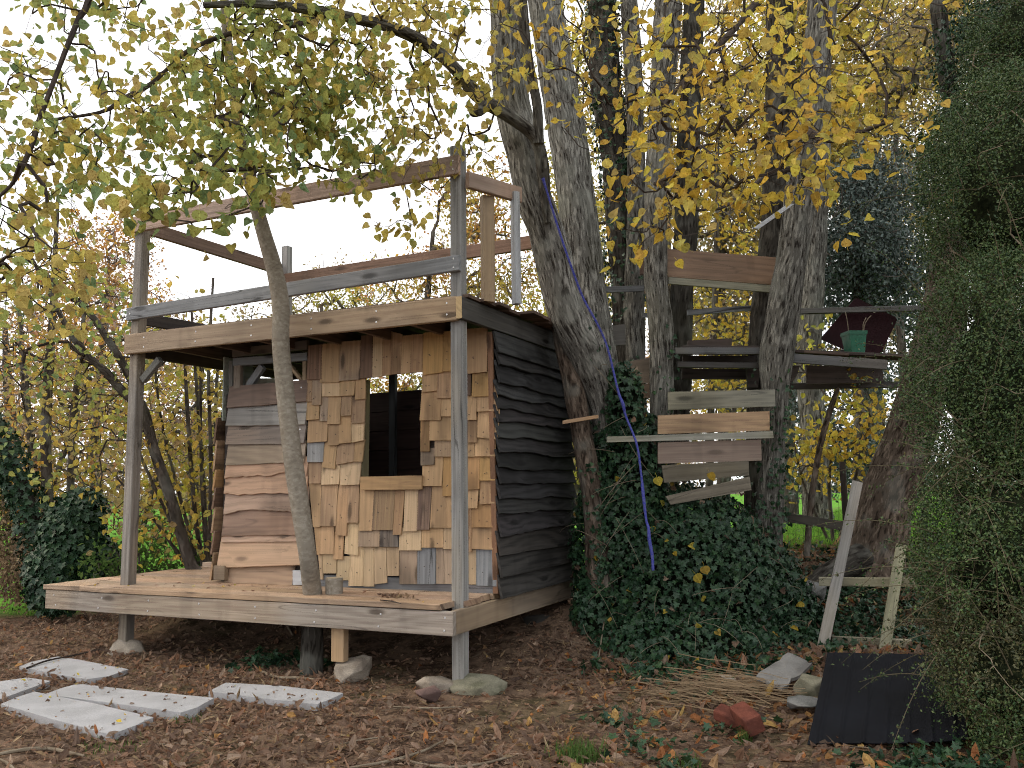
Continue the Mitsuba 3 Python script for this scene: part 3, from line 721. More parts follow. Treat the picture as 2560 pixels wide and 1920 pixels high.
part('top_plate', plank([-2.843,0.73,2.223], [-1.937,0.73,2.225], 0.085, 0.04, Z_, wood((0.17, 0.14, 0.115), None, 0.4, 0.3), 3), LWK)
part('stud', plank([-2.774,0.73,1.875], [-2.777,0.73,2.141], 0.085, 0.045, X, wood((0.25, 0.19, 0.145), None, 0.4, 0.2), 2), LWK)
part('stud', plank([-2.88,0.76,1.885], [-2.889,0.76,2.15], 0.05, 0.05, X, wood((0.20, 0.18, 0.16), None, 0.4, 0.4), 2), LWK)
part('stud', plank([-1.969,0.74,1.888], [-1.971,0.74,2.074], 0.04, 0.045, X, wood((0.36, 0.27, 0.17), None, 0.3, 0.1), 2), LWK)
part('brace', plank([-2.666,0.76,1.888], [-2.499,0.76,2.073], 0.07, 0.045, (0.8, 0, -0.6), wood((0.22, 0.23, 0.24), None, 0.3, 0.9), 2), LWK)
part('brace', plank([-2.016,0.76,1.893], [-2.157,0.76,2.042], 0.03, 0.045, (0.8, 0, 0.6), wood((0.35, 0.27, 0.17), None, 0.3, 0.2), 2), LWK)
part('inner_panel', plank([-2.94,1.0,1.948], [-2.556,1.0,1.922], 0.13, 0.02, Z_, wood((0.55, 0.50, 0.34), None, 0.3, 0.2), 2), LWK)
part('painted_offcut', plank([-2.036,0.7,0.114], [-1.901,0.7,0.118], 0.13, 0.03, Z_, wood((0.55, 0.56, 0.60), (0.42, 0.43, 0.46), 0.3, 0.9)), LWK)
part('edge_panel', plank((-2.938, 0.70, 1.88), (-2.938, 1.1, 1.88), 0.62, 0.012, Z_, wood((0.42, 0.46, 0.40), (0.34, 0.38, 0.33), 0.1, 0.3), 2), LWK, label='pale translucent looking side panel')
part('sole_block', plank([-2.931,0.66,0.138], [-2.797,0.66,0.138], 0.13, 0.05, Z_, wood((0.30, 0.215, 0.15), None, 0.4, 0.1), 1), LWK)
part('sole_block', plank([-3.211,0.8,0.191], [-3.043,0.8,0.195], 0.05, 0.06, Z_, wood((0.42, 0.32, 0.23), None, 0.2, 0.1), 1), LWK)

# ---- black live edge planks on the right side, brown ones on the left side
SW = HP + '__side_wall'
part('side_wall', plank((-0.035, WY + 0.04, 1.1), (-0.035, 2.33, 1.1), 2.12, 0.03, Z_, wood(**BLACK), 1))
ZB = [1.985, 1.895, 1.735, 1.63, 1.53, 1.42, 1.30, 1.165, 1.035, 0.925, 0.79, 0.67, 0.515, 0.34, 0.167, 0.005]
top = 2.165
for i, zb in enumerate(ZB):
    zt = top + 0.03 if i else 2.165
    n = 34
    g = np.random.default_rng(100 + i)
    s = np.linspace(0, 1, n + 1)
    amp = 0.004 if i in (0, 13, 14, 15) else 0.016
    wav = amp * (meshkit.fbm(np.stack([s * 3.2 + i * 9, s * 0, s * 0], 1), 3, i) - 0.5) * 4
    wav += 0.010 * (amp > 0.01) * np.exp(-((s - g.uniform(0.2, 0.8)) / 0.03) ** 2) * g.choice([-1, 0, 1])
    w = zt - zb
    lean = 0.042
    a = np.array([0.008 + lean / 2, 0.690 + g.uniform(-0.012, 0.012), (zt + zb) / 2])
    b = np.array([0.008 + lean / 2, 2.335 + g.uniform(-0.02, 0.02), (zt + zb) / 2])
    kk = wood(**BLACK) if i < 13 else wood((0.05, 0.045, 0.04), (0.014, 0.013, 0.012), 0.9, 0.4, 0.2, 1.8)
    part('plank', plank(a, b, w, 0.020, (-lean, 0, w), kk, n, 0.002, low=wav, bow=0.004 * np.sin(s * 5 + i)), SW)
    top = zb
part('corner_board', plank((-0.005, 0.705, 0.05), (-0.03, 0.705, 2.16), 0.045, 0.03, X, wood((0.22, 0.12, 0.07), None, 0.5, 0.0), 3), SW)
LW = HP + '__left_wall'
part('left_wall', plank((-2.955, WY + 0.04, 0.9), (-2.955, 2.33, 0.9), 1.7, 0.03, Z_, wood(**DARK), 1))
for i, (z0, z1, c) in enumerate([(1.60, 1.36, 'd'), (1.38, 1.08, 'b'), (1.10, 0.90, 'o'), (0.93, 0.72, 'd'), (0.74, 0.50, 'b'), (0.52, 0.30, 'd'), (0.32, 0.06, 'b')]):
    part('plank', plank((-2.995, 0.675, (z0 + z1) / 2), (-2.995, 2.33, (z0 + z1) / 2), z0 - z1, 0.022, (0.035, 0, z0 - z1), tone(c), 6), LW)
# ---- back wall and what stands inside
BWK = HP + '__back_wall'
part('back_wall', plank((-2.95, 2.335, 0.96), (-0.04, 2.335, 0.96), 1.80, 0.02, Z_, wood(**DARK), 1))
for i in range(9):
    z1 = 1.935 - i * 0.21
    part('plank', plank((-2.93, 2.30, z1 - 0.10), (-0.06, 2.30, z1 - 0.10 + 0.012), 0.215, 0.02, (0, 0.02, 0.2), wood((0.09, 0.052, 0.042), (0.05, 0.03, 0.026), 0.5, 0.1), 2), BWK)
part('stud', plank([-1.979,2.2,0.03], [-1.979,2.2,2.2], 0.075, 0.05, X, wood((0.10, 0.105, 0.115), None, 0.3, 0.8), 3), BWK)
part('leaning_board', plank((-0.98, 2.12, 0.03), (-0.86, 2.2, 1.25), 0.09, 0.03, X, wood(**DARK), 2), BWK)
# ---- screws, far too small to count
sc = []
for x in np.linspace(-4.25, -0.05, 8):
    for z in (-0.045, -0.135):
        sc.append((x + rng.uniform(-.03, .03), -0.0015, z, (0, -1, 0)))
for x in np.linspace(-3.4, -0.12, 6):
    for z in (0.045, -0.045):
        sc.append((x, 0.1485, zr + (zl - zr) * (x / -3.5) + z, (0, -1, 0)))
for z0 in ((rz[2] + rz[3]) / 2, (rz[6] + rz[7]) / 2):
    for dz in (-0.035, 0.035):
        sc.append((rxx[1] - 0.045, 0.1535, z0 + dz, (0, -1, 0)))
for z0 in ((rz[0] + rz[1]) / 2, (rz[4] + rz[5]) / 2):
    sc.append((rxx[0] + 0.05, 0.1535, z0, (0, -1, 0)))
for q in PL[:10:2]:
    sc.append((q[1][0] - 0.05, WY - 0.055, (q[1][1] + q[2][1]) / 2 + 0.03, (0, -1, 0)))
ms = []
for x, y, z, n in sc:
    m = trimesh.creation.cylinder(radius=0.0068, height=0.003, sections=10)
    m.apply_transform(trimesh.geometry.align_vectors([0, 0, 1], n))
    m.apply_translation((x, y, z))
    ms.append(m)
put('screws', trimesh.util.concatenate(ms), 'zinc', HP, kind='stuff')

S_NAIL = solid((0.10, 0.085, 0.075), (0.06, 0.05, 0.045), 60.0, 0.2)
ms = []
for s in SHINGLES:
    for q in range(int(rng.integers(1, 3))):
        a, b = rng.uniform(0.2, 0.8), rng.uniform(0.45, 0.8)
        x = (s[0] * (1 - a) + s[2] * a) * (1 - b) + (s[6] * (1 - a) + s[4] * a) * b
        z = (s[1] * (1 - a) + s[3] * a) * (1 - b) + (s[7] * (1 - a) + s[5] * a) * b
        m = trimesh.creation.cylinder(radius=0.0045, height=0.004, sections=8)
        m.apply_transform(trimesh.geometry.align_vectors([0, 0, 1], (0, -1, 0)))
        m.apply_translation((x, WY - 0.018 - 0.024 * b - 0.006, z))
        ms.append(m)
put_solid('nails', trimesh.util.concatenate(ms), S_NAIL, parent=H, kind='stuff')

# ================================================================ stones under the posts and small things on the deck
S_STONE = solid((0.34, 0.30, 0.25), (0.20, 0.17, 0.14), 9.0, 0.35)
S_STONE2 = solid((0.22, 0.21, 0.16), (0.12, 0.12, 0.085), 8.0, 0.3)
S_GREYST = solid((0.20, 0.20, 0.195), (0.11, 0.115, 0.11), 9.0, 0.3)
S_GRANITE = solid((0.385, 0.39, 0.405), (0.32, 0.325, 0.335), 6.0, 0.14)
S_SLATE = solid((0.23, 0.225, 0.215), (0.13, 0.125, 0.12), 6.0, 0.1)
S_BRICK = solid((0.15, 0.055, 0.04), (0.085, 0.035, 0.028), 12.0, 0.3)
S_DARKST = solid((0.085, 0.08, 0.075), (0.045, 0.043, 0.04), 9.0, 0.2)
S_REDST = solid((0.17, 0.115, 0.10), (0.10, 0.07, 0.065), 10.0, 0.2)


def stone(name, label, c, dims, seed, k, rotz=0.4, n=16, amp=0.05, group=None, cat='stone'):
    return put_solid(name, rock(c, dims, seed, rotz, n, 3, amp), k, smooth=35, label=label, cat=cat, group=group)


stone('pier_stone', 'flat brown stone under the left corner post', [-3.597,0.25,-0.553], (0.38, 0.32, 0.24), 3, S_STONE, 0.3, 12)
stone('pier_stone', 'pale granite boulder under the short middle support', [-0.995,0.18,-0.514], (0.40, 0.33, 0.26), 8, S_STONE, 0.9, 14)
stone('pier_stone', 'mossy flat boulder under the right corner post', [0.066,0.22,-0.588], (0.46, 0.38, 0.28), 15, S_STONE2, 0.2, 18)
stone('pier_stone', 'pale lichen covered boulder left of the right corner post', [-0.215,0.11,-0.577], (0.36, 0.28, 0.26), 21, S_STONE, 1.2, 14)
stone('small_stone', 'small reddish stone before the boulders at the right post', [-0.095,-0.183,-0.54], (0.19, 0.14, 0.13), 25, S_REDST, 0.5, 18)
stone('pier_stone', 'dark stone under the rear end of the black side', [-0.14,1.821,-0.395], (0.44, 0.40, 0.30), 31, S_DARKST, 0.7, 22)
v, f, uv = tube(resample([(*p, 0.07) for p in [[-1.267,0.279,0.05],[-1.267,0.279,0.11],[-1.267,0.279,0.175]]], 0.02), 20, B_SMOOTH, 0.04)
lo = thing('log_offcut', 'short round log offcut standing on the deck beside the slim trunk', 'log')
put('log_bark', (v, f), 'bark', lo, smooth=True, uv=uv)
c = [-1.267,0.279,0.176]
ang = np.arange(20) * 2 * np.pi / 20
cv = np.vstack([[c], np.array(c) + np.stack([np.cos(ang), np.sin(ang), 0 * ang], 1) * 0.067])
kk = wood((0.33, 0.27, 0.19), None, 0.4, 0.3)
put('cut_face', (cv, [(0, i + 1, (i + 1) % 20 + 1) for i in range(20)]), 'wood', lo, uv=np.stack([cv[:, 0] - c[0] + 1, (cv[:, 1] - c[1]) * 0.6 + 8 * kk + 4], 1))
g = np.random.default_rng(5)
n = 130
sp = np.stack([g.normal(-0.64, 0.085, n), g.normal(0.23, 0.03, n), 0.055 + np.abs(g.normal(0, 0.008, n))], 1)
ix = np.where(sp[:, 0] > -0.62, pick(P_STRAW, n, g), pick(P_LITTER, n, g))
v, f, uv = leaves(sp, g.normal(size=(n, 3)), g.normal(size=(n, 3)) + [0, 0, 1], g.uniform(0.012, 0.03, n), ix, LONG, 0.6, 0.6, g)
put('nut_shells', (v, f), 'leaf', uv=uv, label='little heap of nut shells and husks on the front deck boards', cat='nut shells')


def stick(name, P, k, label, group=None, sides=7, parent=None, cat='stick'):
    v, f, uv = tube(resample(P, 0.05), sides, k, 0.15)
    return put(name, (v, f), 'bark', parent, smooth=True, uv=uv, label=label, cat=cat if label else None, group=group)


stick('twig', [[-0.629,0.008,0.056,0.004],[-0.484,-0.059,0.062,0.005],[-0.366,-0.115,0.056,0.003]], B_TWIG, 'short dark twig on the front deck board near the nut shells')

# ================================================================ granite slabs and sticks on the ground
SLABS = [[[-3.833,-0.615],[-3.932,-0.441],[-3.942,-0.183],[-3.635,-0.216],[-2.84,-0.361],[-2.757,-0.614],[-2.82,-0.759],[-3.191,-0.724]],[[-3.368,-1.397],[-3.435,-1.12],[-3.359,-0.882],[-3.068,-0.887],[-2.952,-1.178],[-2.842,-1.44],[-2.828,-1.624]],[[-2.697,-1.206],[-2.769,-1.023],[-2.79,-0.864],[-2.183,-0.869],[-1.428,-0.844],[-1.334,-1.085],[-1.329,-1.235],[-1.989,-1.214]],[[-2.685,-1.543],[-2.771,-1.362],[-2.814,-1.202],[-2.112,-1.264],[-1.433,-1.361],[-1.373,-1.574],[-1.35,-1.749],[-1.967,-1.662]],[[-1.607,-0.717],[-1.697,-0.457],[-1.256,-0.364],[-0.697,-0.351],[-0.673,-0.515],[-0.665,-0.677],[-1.095,-0.71]]]
SLL = ['cut granite slab on the leaves, furthest back of the left group', 'cut granite slab running out of the picture at the left edge',
       'long granite slab with brown leaf scraps, middle of the left group', 'long pale granite slab, nearest of the left group', 'lone granite slab lying before the middle deck support']
from shapely.geometry import Polygon
for s, lab in zip(SLABS, SLL):
    q = []
    n = len(s)
    for i in range(n):
        a, b = np.array(s[i]), np.array(s[(i + 1) % n])
        m = max(2, int(np.linalg.norm(b - a) / 0.035))
        for t in range(m):
            q.append(a + (b - a) * t / m + rng.normal(size=2) * 0.0013)
    po = Polygon(q).buffer(0)
    m = trimesh.creation.extrude_polygon(po, 0.07, engine='earcut')
    m.vertices[:, 2] += -0.543 - 0.07
    top = np.array(m.vertices)
    tilt = rng.normal(size=2) * 0.006
    m.vertices[:, 2] += (top[:, :2] - top[:, :2].mean(0)) @ tilt
    put_solid('granite_slab', m, S_GRANITE, label=lab, cat='stone slab')

g = np.random.default_rng(77)
on = []
for s in SLABS:
    po = Polygon(s).buffer(-0.01)
    x0, y0, x1, y1 = po.bounds
    from shapely.geometry import Point
    for _ in range(46):
        p = (g.uniform(x0, x1), g.uniform(y0, y1))
        if po.contains(Point(p)) and g.uniform() < 0.55:
            on.append((p[0], p[1], -0.537))
for _ in range(46):
    on.append((g.uniform(-4.35, -0.15), g.uniform(0.05, 0.66), 0.054))
for _ in range(20):
    on.append((g.uniform(-4.3, -3.1), g.uniform(0.7, 2.2), 0.054))
on = np.array(on)
n = len(on)
v, f, uv = leaves(on, unit(g.normal(size=(n, 3)) * [1, 1, 0.1]), unit(g.normal(size=(n, 3)) * 0.25 + [0, 0, 1]), g.uniform(0.015, 0.05, n), np.where(g.uniform(size=n) < 0.2, pick(P_YELLOW, n, g), pick(P_LITTER, n, g)), LONG, 0.5, 0.5, g)
put('stray_leaves', (v, f), 'leaf', uv=uv, label='few stray dry leaves lying on the deck boards and granite slabs', cat='fallen leaves', kind='stuff')

gz = lambda p: [p[0], p[1], float(ground_z(p[0], p[1]))]
STICKS = [[[-1.632,-2.292,0.01],[-1.585,-2.134,0.012],[-1.504,-2.029,0.011],[-1.212,-2.033,0.007]],[[-1.822,0.068,0.014],[-1.569,-0.02,0.012],[-1.403,-0.015,0.011],[-1.153,-0.045,0.008]],[[-3.675,-0.661,0.009],[-3.755,-0.422,0.008],[-3.801,-0.133,0.007],[-3.809,0.161,0.004]],[[0.322,-1.654,0.008],[0.459,-1.513,0.009],[0.556,-1.327,0.008],[0.564,-1.107,0.005]],[[0.506,-1.465,0.007],[0.765,-1.467,0.008],[0.922,-1.331,0.008],[1.052,-1.148,0.006]],[[0.001,-1.309,0.006],[0.081,-1.209,0.006],[0.163,-1.107,0.004]],[[-0.186,-0.484,0.006],[0.049,-0.432,0.007],[0.231,-0.292,0.005]],[[0.646,1.231,0.006],[0.54,1.678,0.007],[0.392,2.263,0.004]],[[-3.118,1.717,0.01],[-2.839,1.513,0.011],[-2.476,1.224,0.009]],[[-1.542,-2.299,0.008],[-1.414,-2.332,0.009],[-1.155,-2.44,0.008]]]
STL = ['pale curved stick on the ground at the left edge, below the slabs', 'thick broken stick behind the lone slab', 'dark branch lying across the rearmost slab', 'bare forked branch at the bottom middle of the picture',
       'long bare branch along the bottom edge of the picture', 'thin twig on the leaves left of the bottom branches', 'thin stick on the leaves below the mossy boulder', 'upright thin stick before the ivy mound',
       'pale broken lath in the shade under the deck', 'short pale stick in the bottom left corner']
for s, lab in zip(STICKS, STL):
    up = 0.05 if 'rearmost' in lab else (0.02 if 'upright' not in lab else 0.03)
    P = [(x, y, float(ground_z(x, y)) + up + (0.1 * i if 'upright' in lab else 0), r) for i, (x, y, r) in enumerate(s)]
    stick('stick', P, B_PALE if 'dark' not in lab else B_TWIG, lab)

# ================================================================ plank platform between the trunks
PF = thing('tree_platform', 'old plank platform with shelves nailed between the trunks above the ivy', 'tree house')
HP = PF
GREENISH = dict(base=(0.27, 0.26, 0.19), dark=(0.15, 0.145, 0.105), stain=0.5, grey=0.3)
OLDGREY = dict(base=(0.155, 0.148, 0.136), dark=(0.085, 0.08, 0.073), stain=0.4, grey=0.8)


def board4(q, k, t=0.025, name='board', grain='h', **kw):
    """a nailed board given by its four corners"""
    q = np.array(q)
    n = unit(np.cross(q[1] - q[0], q[3] - q[0]))
    if n @ (CAM - q[0]) < 0:
        n = -n
    return part(name, slab4(*q, n, t, k, grain), **kw)


NB = [[[1.099,1.992,1.716],[1.963,2.407,1.723],[1.958,2.404,1.571],[1.094,1.99,1.553]],[[1.01,1.949,1.506],[1.91,2.382,1.529],[1.904,2.379,1.356],[1.004,1.946,1.339]],[[0.591,1.748,1.321],[1.921,2.387,1.348],[1.925,2.389,1.286],[0.588,1.747,1.271]],[[1.002,1.945,1.264],[1.83,2.343,1.277],[1.827,2.341,1.089],[0.996,1.942,1.077]],[[1.024,1.956,1.06],[1.72,2.29,1.091],[1.717,2.289,0.96],[1.038,1.963,0.906]],[[1.044,1.965,0.787],[1.719,2.29,0.949],[1.728,2.294,0.83],[1.082,1.984,0.714]]]
NBW = [GREENISH, dict(base=(0.40, 0.26, 0.135), dark=(0.25, 0.15, 0.085), stain=0.5, grey=0.15), dict(base=(0.31, 0.31, 0.245), dark=(0.20, 0.195, 0.15), stain=0.3, grey=0.3),
       dict(base=(0.34, 0.25, 0.195), dark=(0.22, 0.15, 0.115), stain=0.4, grey=0.2), dict(base=(0.22, 0.185, 0.135), dark=(0.13, 0.11, 0.08), stain=0.4, grey=0.3), dict(base=(0.24, 0.215, 0.165), dark=(0.15, 0.13, 0.10), stain=0.4, grey=0.3)]
for i, (q, w) in enumerate(zip(NB, NBW)):
    off = np.array([0.43, -0.89, 0]) * [0.0, 0.0, 0.03, 0.0, 0.01, 0.02][i]
    board4(np.array(q) + off, wood(**w), 0.025 if i != 2 else 0.035)
for q, w in zip([[[0.21,1.654,1.48],[0.501,1.794,1.527],[0.502,1.794,1.497],[0.208,1.653,1.447]],[[0.763,2.008,1.589],[0.867,2.058,1.615],[0.872,2.06,1.593],[0.77,2.011,1.573]],[[0.569,2.381,2.076],[0.819,2.501,2.125],[0.821,2.502,1.871],[0.574,2.383,1.864]],[[0.615,2.403,1.846],[0.821,2.502,1.869],[0.82,2.501,1.731],[0.622,2.406,1.699]],[[0.66,2.536,1.543],[0.821,2.613,1.599],[0.819,2.612,1.528],[0.659,2.535,1.496]],[[1.01,2.482,3.173],[1.959,2.938,3.07],[1.934,2.926,2.797],[1.011,2.482,2.895]],[[1.025,2.456,2.883],[1.938,2.894,2.784],[1.935,2.893,2.715],[1.021,2.454,2.818]],[[1.068,2.953,2.65],[1.761,3.286,2.692],[1.758,3.285,2.64],[1.066,2.952,2.593]],[[0.254,2.673,2.927],[0.649,2.863,2.932],[0.648,2.862,2.874],[0.252,2.673,2.864]],[[0.632,2.855,2.642],[0.713,2.894,2.648],[0.711,2.893,2.602],[0.631,2.854,2.596]],[[0.31,2.7,2.511],[0.468,2.776,2.532],[0.462,2.773,2.315],[0.304,2.698,2.309]],[[0.668,2.706,3.304],[0.71,2.726,3.303],[0.696,2.719,3.009],[0.66,2.702,3.01]]],
                [dict(base=(0.40, 0.26, 0.14), dark=None, stain=0.2, grey=0.1), dict(base=(0.42, 0.27, 0.15), dark=None, stain=0.2, grey=0.1),
                 dict(base=(0.24, 0.19, 0.14), dark=None, stain=0.4, grey=0.2), dict(base=(0.26, 0.17, 0.11), dark=None, stain=0.4, grey=0.1), OLDGREY,
                 dict(base=(0.25, 0.165, 0.10), dark=(0.16, 0.10, 0.065), stain=0.4, grey=0.1), GREENISH, dict(base=(0.17, 0.18, 0.185), dark=None, stain=0.2, grey=0.9),
                 OLDGREY, OLDGREY, dict(base=(0.14, 0.125, 0.11), dark=None, stain=0.3, grey=0.3), dict(base=(0.14, 0.085, 0.065), dark=None, stain=0.3, grey=0.0)]):
    board4(q, wood(**w), 0.03)
# the two shelves: beams in front, planks on top of them and behind
SHB = [[[1.093,2.3,2.129],[1.843,2.715,2.124]],[[1.084,2.406,2.016],[1.784,2.798,2.001]],[[2.054,2.706,2.04],[2.888,2.718,1.912]],[[1.957,3.269,1.838],[2.947,3.523,1.817]],[[2.105,3.229,2.571],[3.214,3.651,2.564]]]
for i, ((a, b), w) in enumerate(zip(SHB, (0.062, 0.055, 0.085, 0.06, 0.055))):
    part('beam', plank(a, b, w, 0.05, Z_, wood(**(OLDGREY if i in (0, 2, 4) else dict(base=(0.10, 0.09, 0.08), dark=None, stain=0.3, grey=0.4))), 8, 0.004))
for d0, (ax, bx) in zip((8.05, 8.25, 8.45, 8.65), [[[1.107,2.473,2.179],[1.76,2.787,2.164]],[[1.057,2.671,2.212],[1.726,2.992,2.197]],[[1.007,2.868,2.245],[1.692,3.197,2.229]],[[0.956,3.066,2.277],[1.658,3.403,2.261]]]):
    part('shelf_board', plank(np.array(ax) + [0, 0, 0.0], np.array(bx), 0.19, 0.028, (0.43, -0.89, 0), wood(**DARK), 3))
board4([[1.058,2.727,2.148],[1.736,3.052,2.136],[1.733,3.051,2.07],[1.055,2.725,2.076]], wood(**DARK), 0.03)
board4([[0.998,2.92,2.05],[1.685,3.25,2.032],[1.587,3.203,1.928],[0.994,2.918,1.943]], wood(**DARK), 0.03)
board4([[1.636,2.893,1.999],[1.757,2.952,1.997],[1.728,2.937,1.809],[1.644,2.897,1.81]], wood(**DARK), 0.05)
board4([[1.15,2.605,2.273],[1.533,2.788,2.289],[1.524,2.784,2.193],[1.131,2.596,2.198]], wood((0.085, 0.06, 0.045), None, 0.3, 0.2), 0.03)
for d0, (ax, bx) in zip((8.0, 8.2, 8.4), [[[2.072,2.858,2.111],[3.0,3.027,2.014]],[[2.045,3.067,2.143],[2.996,3.247,2.043]],[[2.018,3.277,2.174],[2.993,3.467,2.073]]]):
    part('shelf_board', plank(np.array(ax), np.array(bx), 0.19, 0.028, (0.43, -0.89, 0), wood(**DARK), 3))
board4([[2.17,3.039,2.007],[2.826,3.354,1.966],[2.831,3.356,1.828],[2.168,3.038,1.824]], wood(**DARK), 0.03)
board4([[2.03,2.805,1.989],[2.135,2.856,1.98],[2.104,2.841,1.884],[2.019,2.8,1.768]], wood(**DARK), 0.05)
part('board', plank([2.18,2.822,2.094], [2.56,2.893,2.046], 0.14, 0.022, (0.43, -0.89, 0), wood((0.13, 0.085, 0.06), None, 0.4, 0.1), 2))
board4([[1.884,2.181,3.167],[2.172,2.319,3.386],[2.229,2.346,3.385],[1.928,2.202,3.159]], wood((0.46, 0.46, 0.46), None, 0.2, 0.9), 0.025, label='pale batten nailed across the dark trunk')
part('board', plank([1.837,2.768,0.594], [2.437,2.945,0.489], 0.085, 0.045, Z_, wood((0.07, 0.06, 0.05), None, 0.3, 0.3), 4), label='dark low rail behind the ladder')

# what stands on the right shelf
S_GREENP = solid((0.005, 0.11, 0.058), (0.004, 0.085, 0.045), 6.0, 0.0)
S_BLACKP = solid((0.03, 0.03, 0.033), (0.02, 0.02, 0.022), 9.0, 0.0)
S_MAROON = solid((0.024, 0.0065, 0.009), (0.015, 0.0045, 0.006), 4.0, 0.1)
sz = 2.041


def pot(name, base, r0, r1, h, k, sides, label, cat):
    """a tapered pot with a rim and a hollow inside"""
    n = sides
    ang = np.arange(n) * 2 * np.pi / n + np.pi / n + 0.55
    prof = [(0.0, 0), (r0, 0), (r1 * 0.97, h * 0.86), (r1 * 1.03, h * 0.86), (r1 * 1.06, h), (r1 * 0.97, h), (r0 * 0.93, 0.015), (0, 0.015)]
    v = np.array([[r * math.cos(a), r * math.sin(a), z] for r, z in prof for a in ang]) + np.array(base)
    f = []
    for i in range(len(prof) - 1):
        for j in range(n):
            a, b = i * n + j, i * n + (j + 1) % n
            f += [(a, b, b + n), (a, b + n, a + n)]
    m = trimesh.Trimesh(v, f, process=False)
    return put_solid(name, m, k, 'sheen_plastic', label=label, cat=cat, smooth=30 if n > 8 else False)


pp = [2.614,2.975,2.041]
pot('plant_pot', (pp[0], pp[1], sz), 0.085, 0.118, 0.235, S_GREENP, 4, 'square green plastic plant pot on the right shelf of the plank platform', 'plant pot')
pp2 = [2.489,3.081,2.077]
pot('plant_pot', (pp2[0], pp2[1], sz + 0.005), 0.04, 0.055, 0.075, S_BLACKP, 20, 'small dark round plant pot behind the green one', 'plant pot')
q = np.array([[2.623,3.534,2.716],[2.986,3.708,2.497],[2.764,3.601,2.047],[2.279,3.368,2.302]])
nn = unit(np.cross(q[1] - q[0], q[3] - q[0]))
mp = []
for i in range(4):
    a, b, c = q[i - 1], q[i], q[(i + 1) % 4]
    for t in np.linspace(0, 1, 6):
        mp.append((1 - t) ** 2 * (b + unit(a - b) * 0.035) + 2 * t * (1 - t) * b + t * t * (b + unit(c - b) * 0.035))
mp = np.array(mp)
m = len(mp)
v = np.vstack([mp, mp + nn * 0.012, [mp.mean(0)], [mp.mean(0) + nn * 0.012]])
f = [(2 * m, i, (i + 1) % m) for i in range(m)] + [(2 * m + 1, m + (i + 1) % m, m + i) for i in range(m)] + [(i, m + i, (i + 1) % m) for i in range(m)] + [((i + 1) % m, m + i, m + (i + 1) % m) for i in range(m)]
put_solid('tilted_panel', trimesh.Trimesh(v, f, process=False), S_MAROON, 'dull_plastic', label='dark maroon square panel propped on one corner behind the green pot', cat='panel')
for i, P in enumerate([[[2.575,2.967,2.29,0.004],[2.567,2.963,2.379,0.004],[2.555,2.958,2.468,0.004]],[[2.674,3.014,2.291,0.004],[2.717,3.035,2.361,0.004],[2.771,3.061,2.431,0.004]],[[2.68,3.018,2.288,0.004],[2.701,3.028,2.362,0.004],[2.727,3.04,2.413,0.004]]]):
    stick('dead_stem', [(*p[:2], p[2] - (0.12 if j == 0 else 0), p[3]) for j, p in enumerate(P)], B_PALE, ['leftmost dry stem standing in the green plant pot', 'right hand dry stem slanting out of the green plant pot', 'middle short dry stem in the green plant pot'][i], 'dry stems in the green pot', cat='stem')

# ================================================================ ladder, black sheet, bricks, slate
LD = thing('ladder', 'rough ladder of pale battens leaning in the ivy beside the boxwood bush', 'ladder')
HP = LD
LAD = [[[2.273,2.034,-0.487],[2.572,2.844,0.882]],[[2.728,2.142,-0.506],[2.901,2.724,0.335]]]
ladw = dict(base=(0.29, 0.275, 0.235), dark=(0.18, 0.17, 0.14), stain=0.25, grey=0.4)
part('rail', plank(*LAD[0], 0.088, 0.045, (1, 0.3, 0), wood(**ladw), 10, 0.004))
part('rail', plank(*LAD[1], 0.085, 0.045, (1, 0.3, 0), wood(base=(0.27, 0.255, 0.17), dark=(0.17, 0.16, 0.11), stain=0.3, grey=0.2), 10, 0.004))
part('rung', plank([2.229,2.535,0.03], [2.989,2.655,0.033], 0.075, 0.04, Z_, wood(base=(0.28, 0.26, 0.175), dark=None, stain=0.3, grey=0.2), 4, 0.004))
part('rung', plank([2.344,2.179,-0.404], [2.934,2.319,-0.419], 0.065, 0.04, Z_, wood(base=(0.28, 0.26, 0.185), dark=None, stain=0.3, grey=0.2), 4, 0.004))
S_SHEET = solid((0.0065, 0.0075, 0.011), (0.0045, 0.005, 0.007), 5.0, 0.3)
q = np.array([[2.477,0.579,-0.228],[3.228,0.663,-0.207],[3.242,-0.162,-0.495],[2.434,-0.273,-0.592]])
nu, nv = 90, 12
s, t = np.meshgrid(np.linspace(0, 1, nu), np.linspace(0, 1, nv))
pt = (q[0] * (1 - s[..., None]) + q[1] * s[..., None]) * (1 - t[..., None]) + (q[3] * (1 - s[..., None]) + q[2] * s[..., None]) * t[..., None]
nn = unit(np.cross(q[3] - q[0], q[1] - q[0]))
nn = nn if nn @ (CAM - q[0]) > 0 else -nn
ridge = 0.010 * np.exp(-(((s * 7.0) % 1 - 0.5) / 0.06) ** 2) + 0.012 * np.sin(s * 5 + 1) * t + 0.03 * (t - 0.5) ** 2 - 0.006 * (meshkit.noise(np.stack([s * 6, t * 3, 0 * s], -1)) - .5)
pt = pt + ridge[..., None] * nn
i, j = np.meshgrid(np.arange(nv - 1), np.arange(nu - 1), indexing='ij')
qq = (i * nu + j).ravel()
f = np.vstack([np.stack([qq, qq + 1, qq + nu + 1], 1), np.stack([qq, qq + nu + 1, qq + nu], 1)])
v = np.vstack([pt.reshape(-1, 3), pt.reshape(-1, 3) - nn * 0.004])
f = np.vstack([f, f[:, ::-1] + nu * nv])
put_solid('black_sheet', trimesh.Trimesh(v, f, process=False), S_SHEET, 'dull_plastic', smooth=True, label='ribbed black plastic sheet leaning at the foot of the bush', cat='sheet')


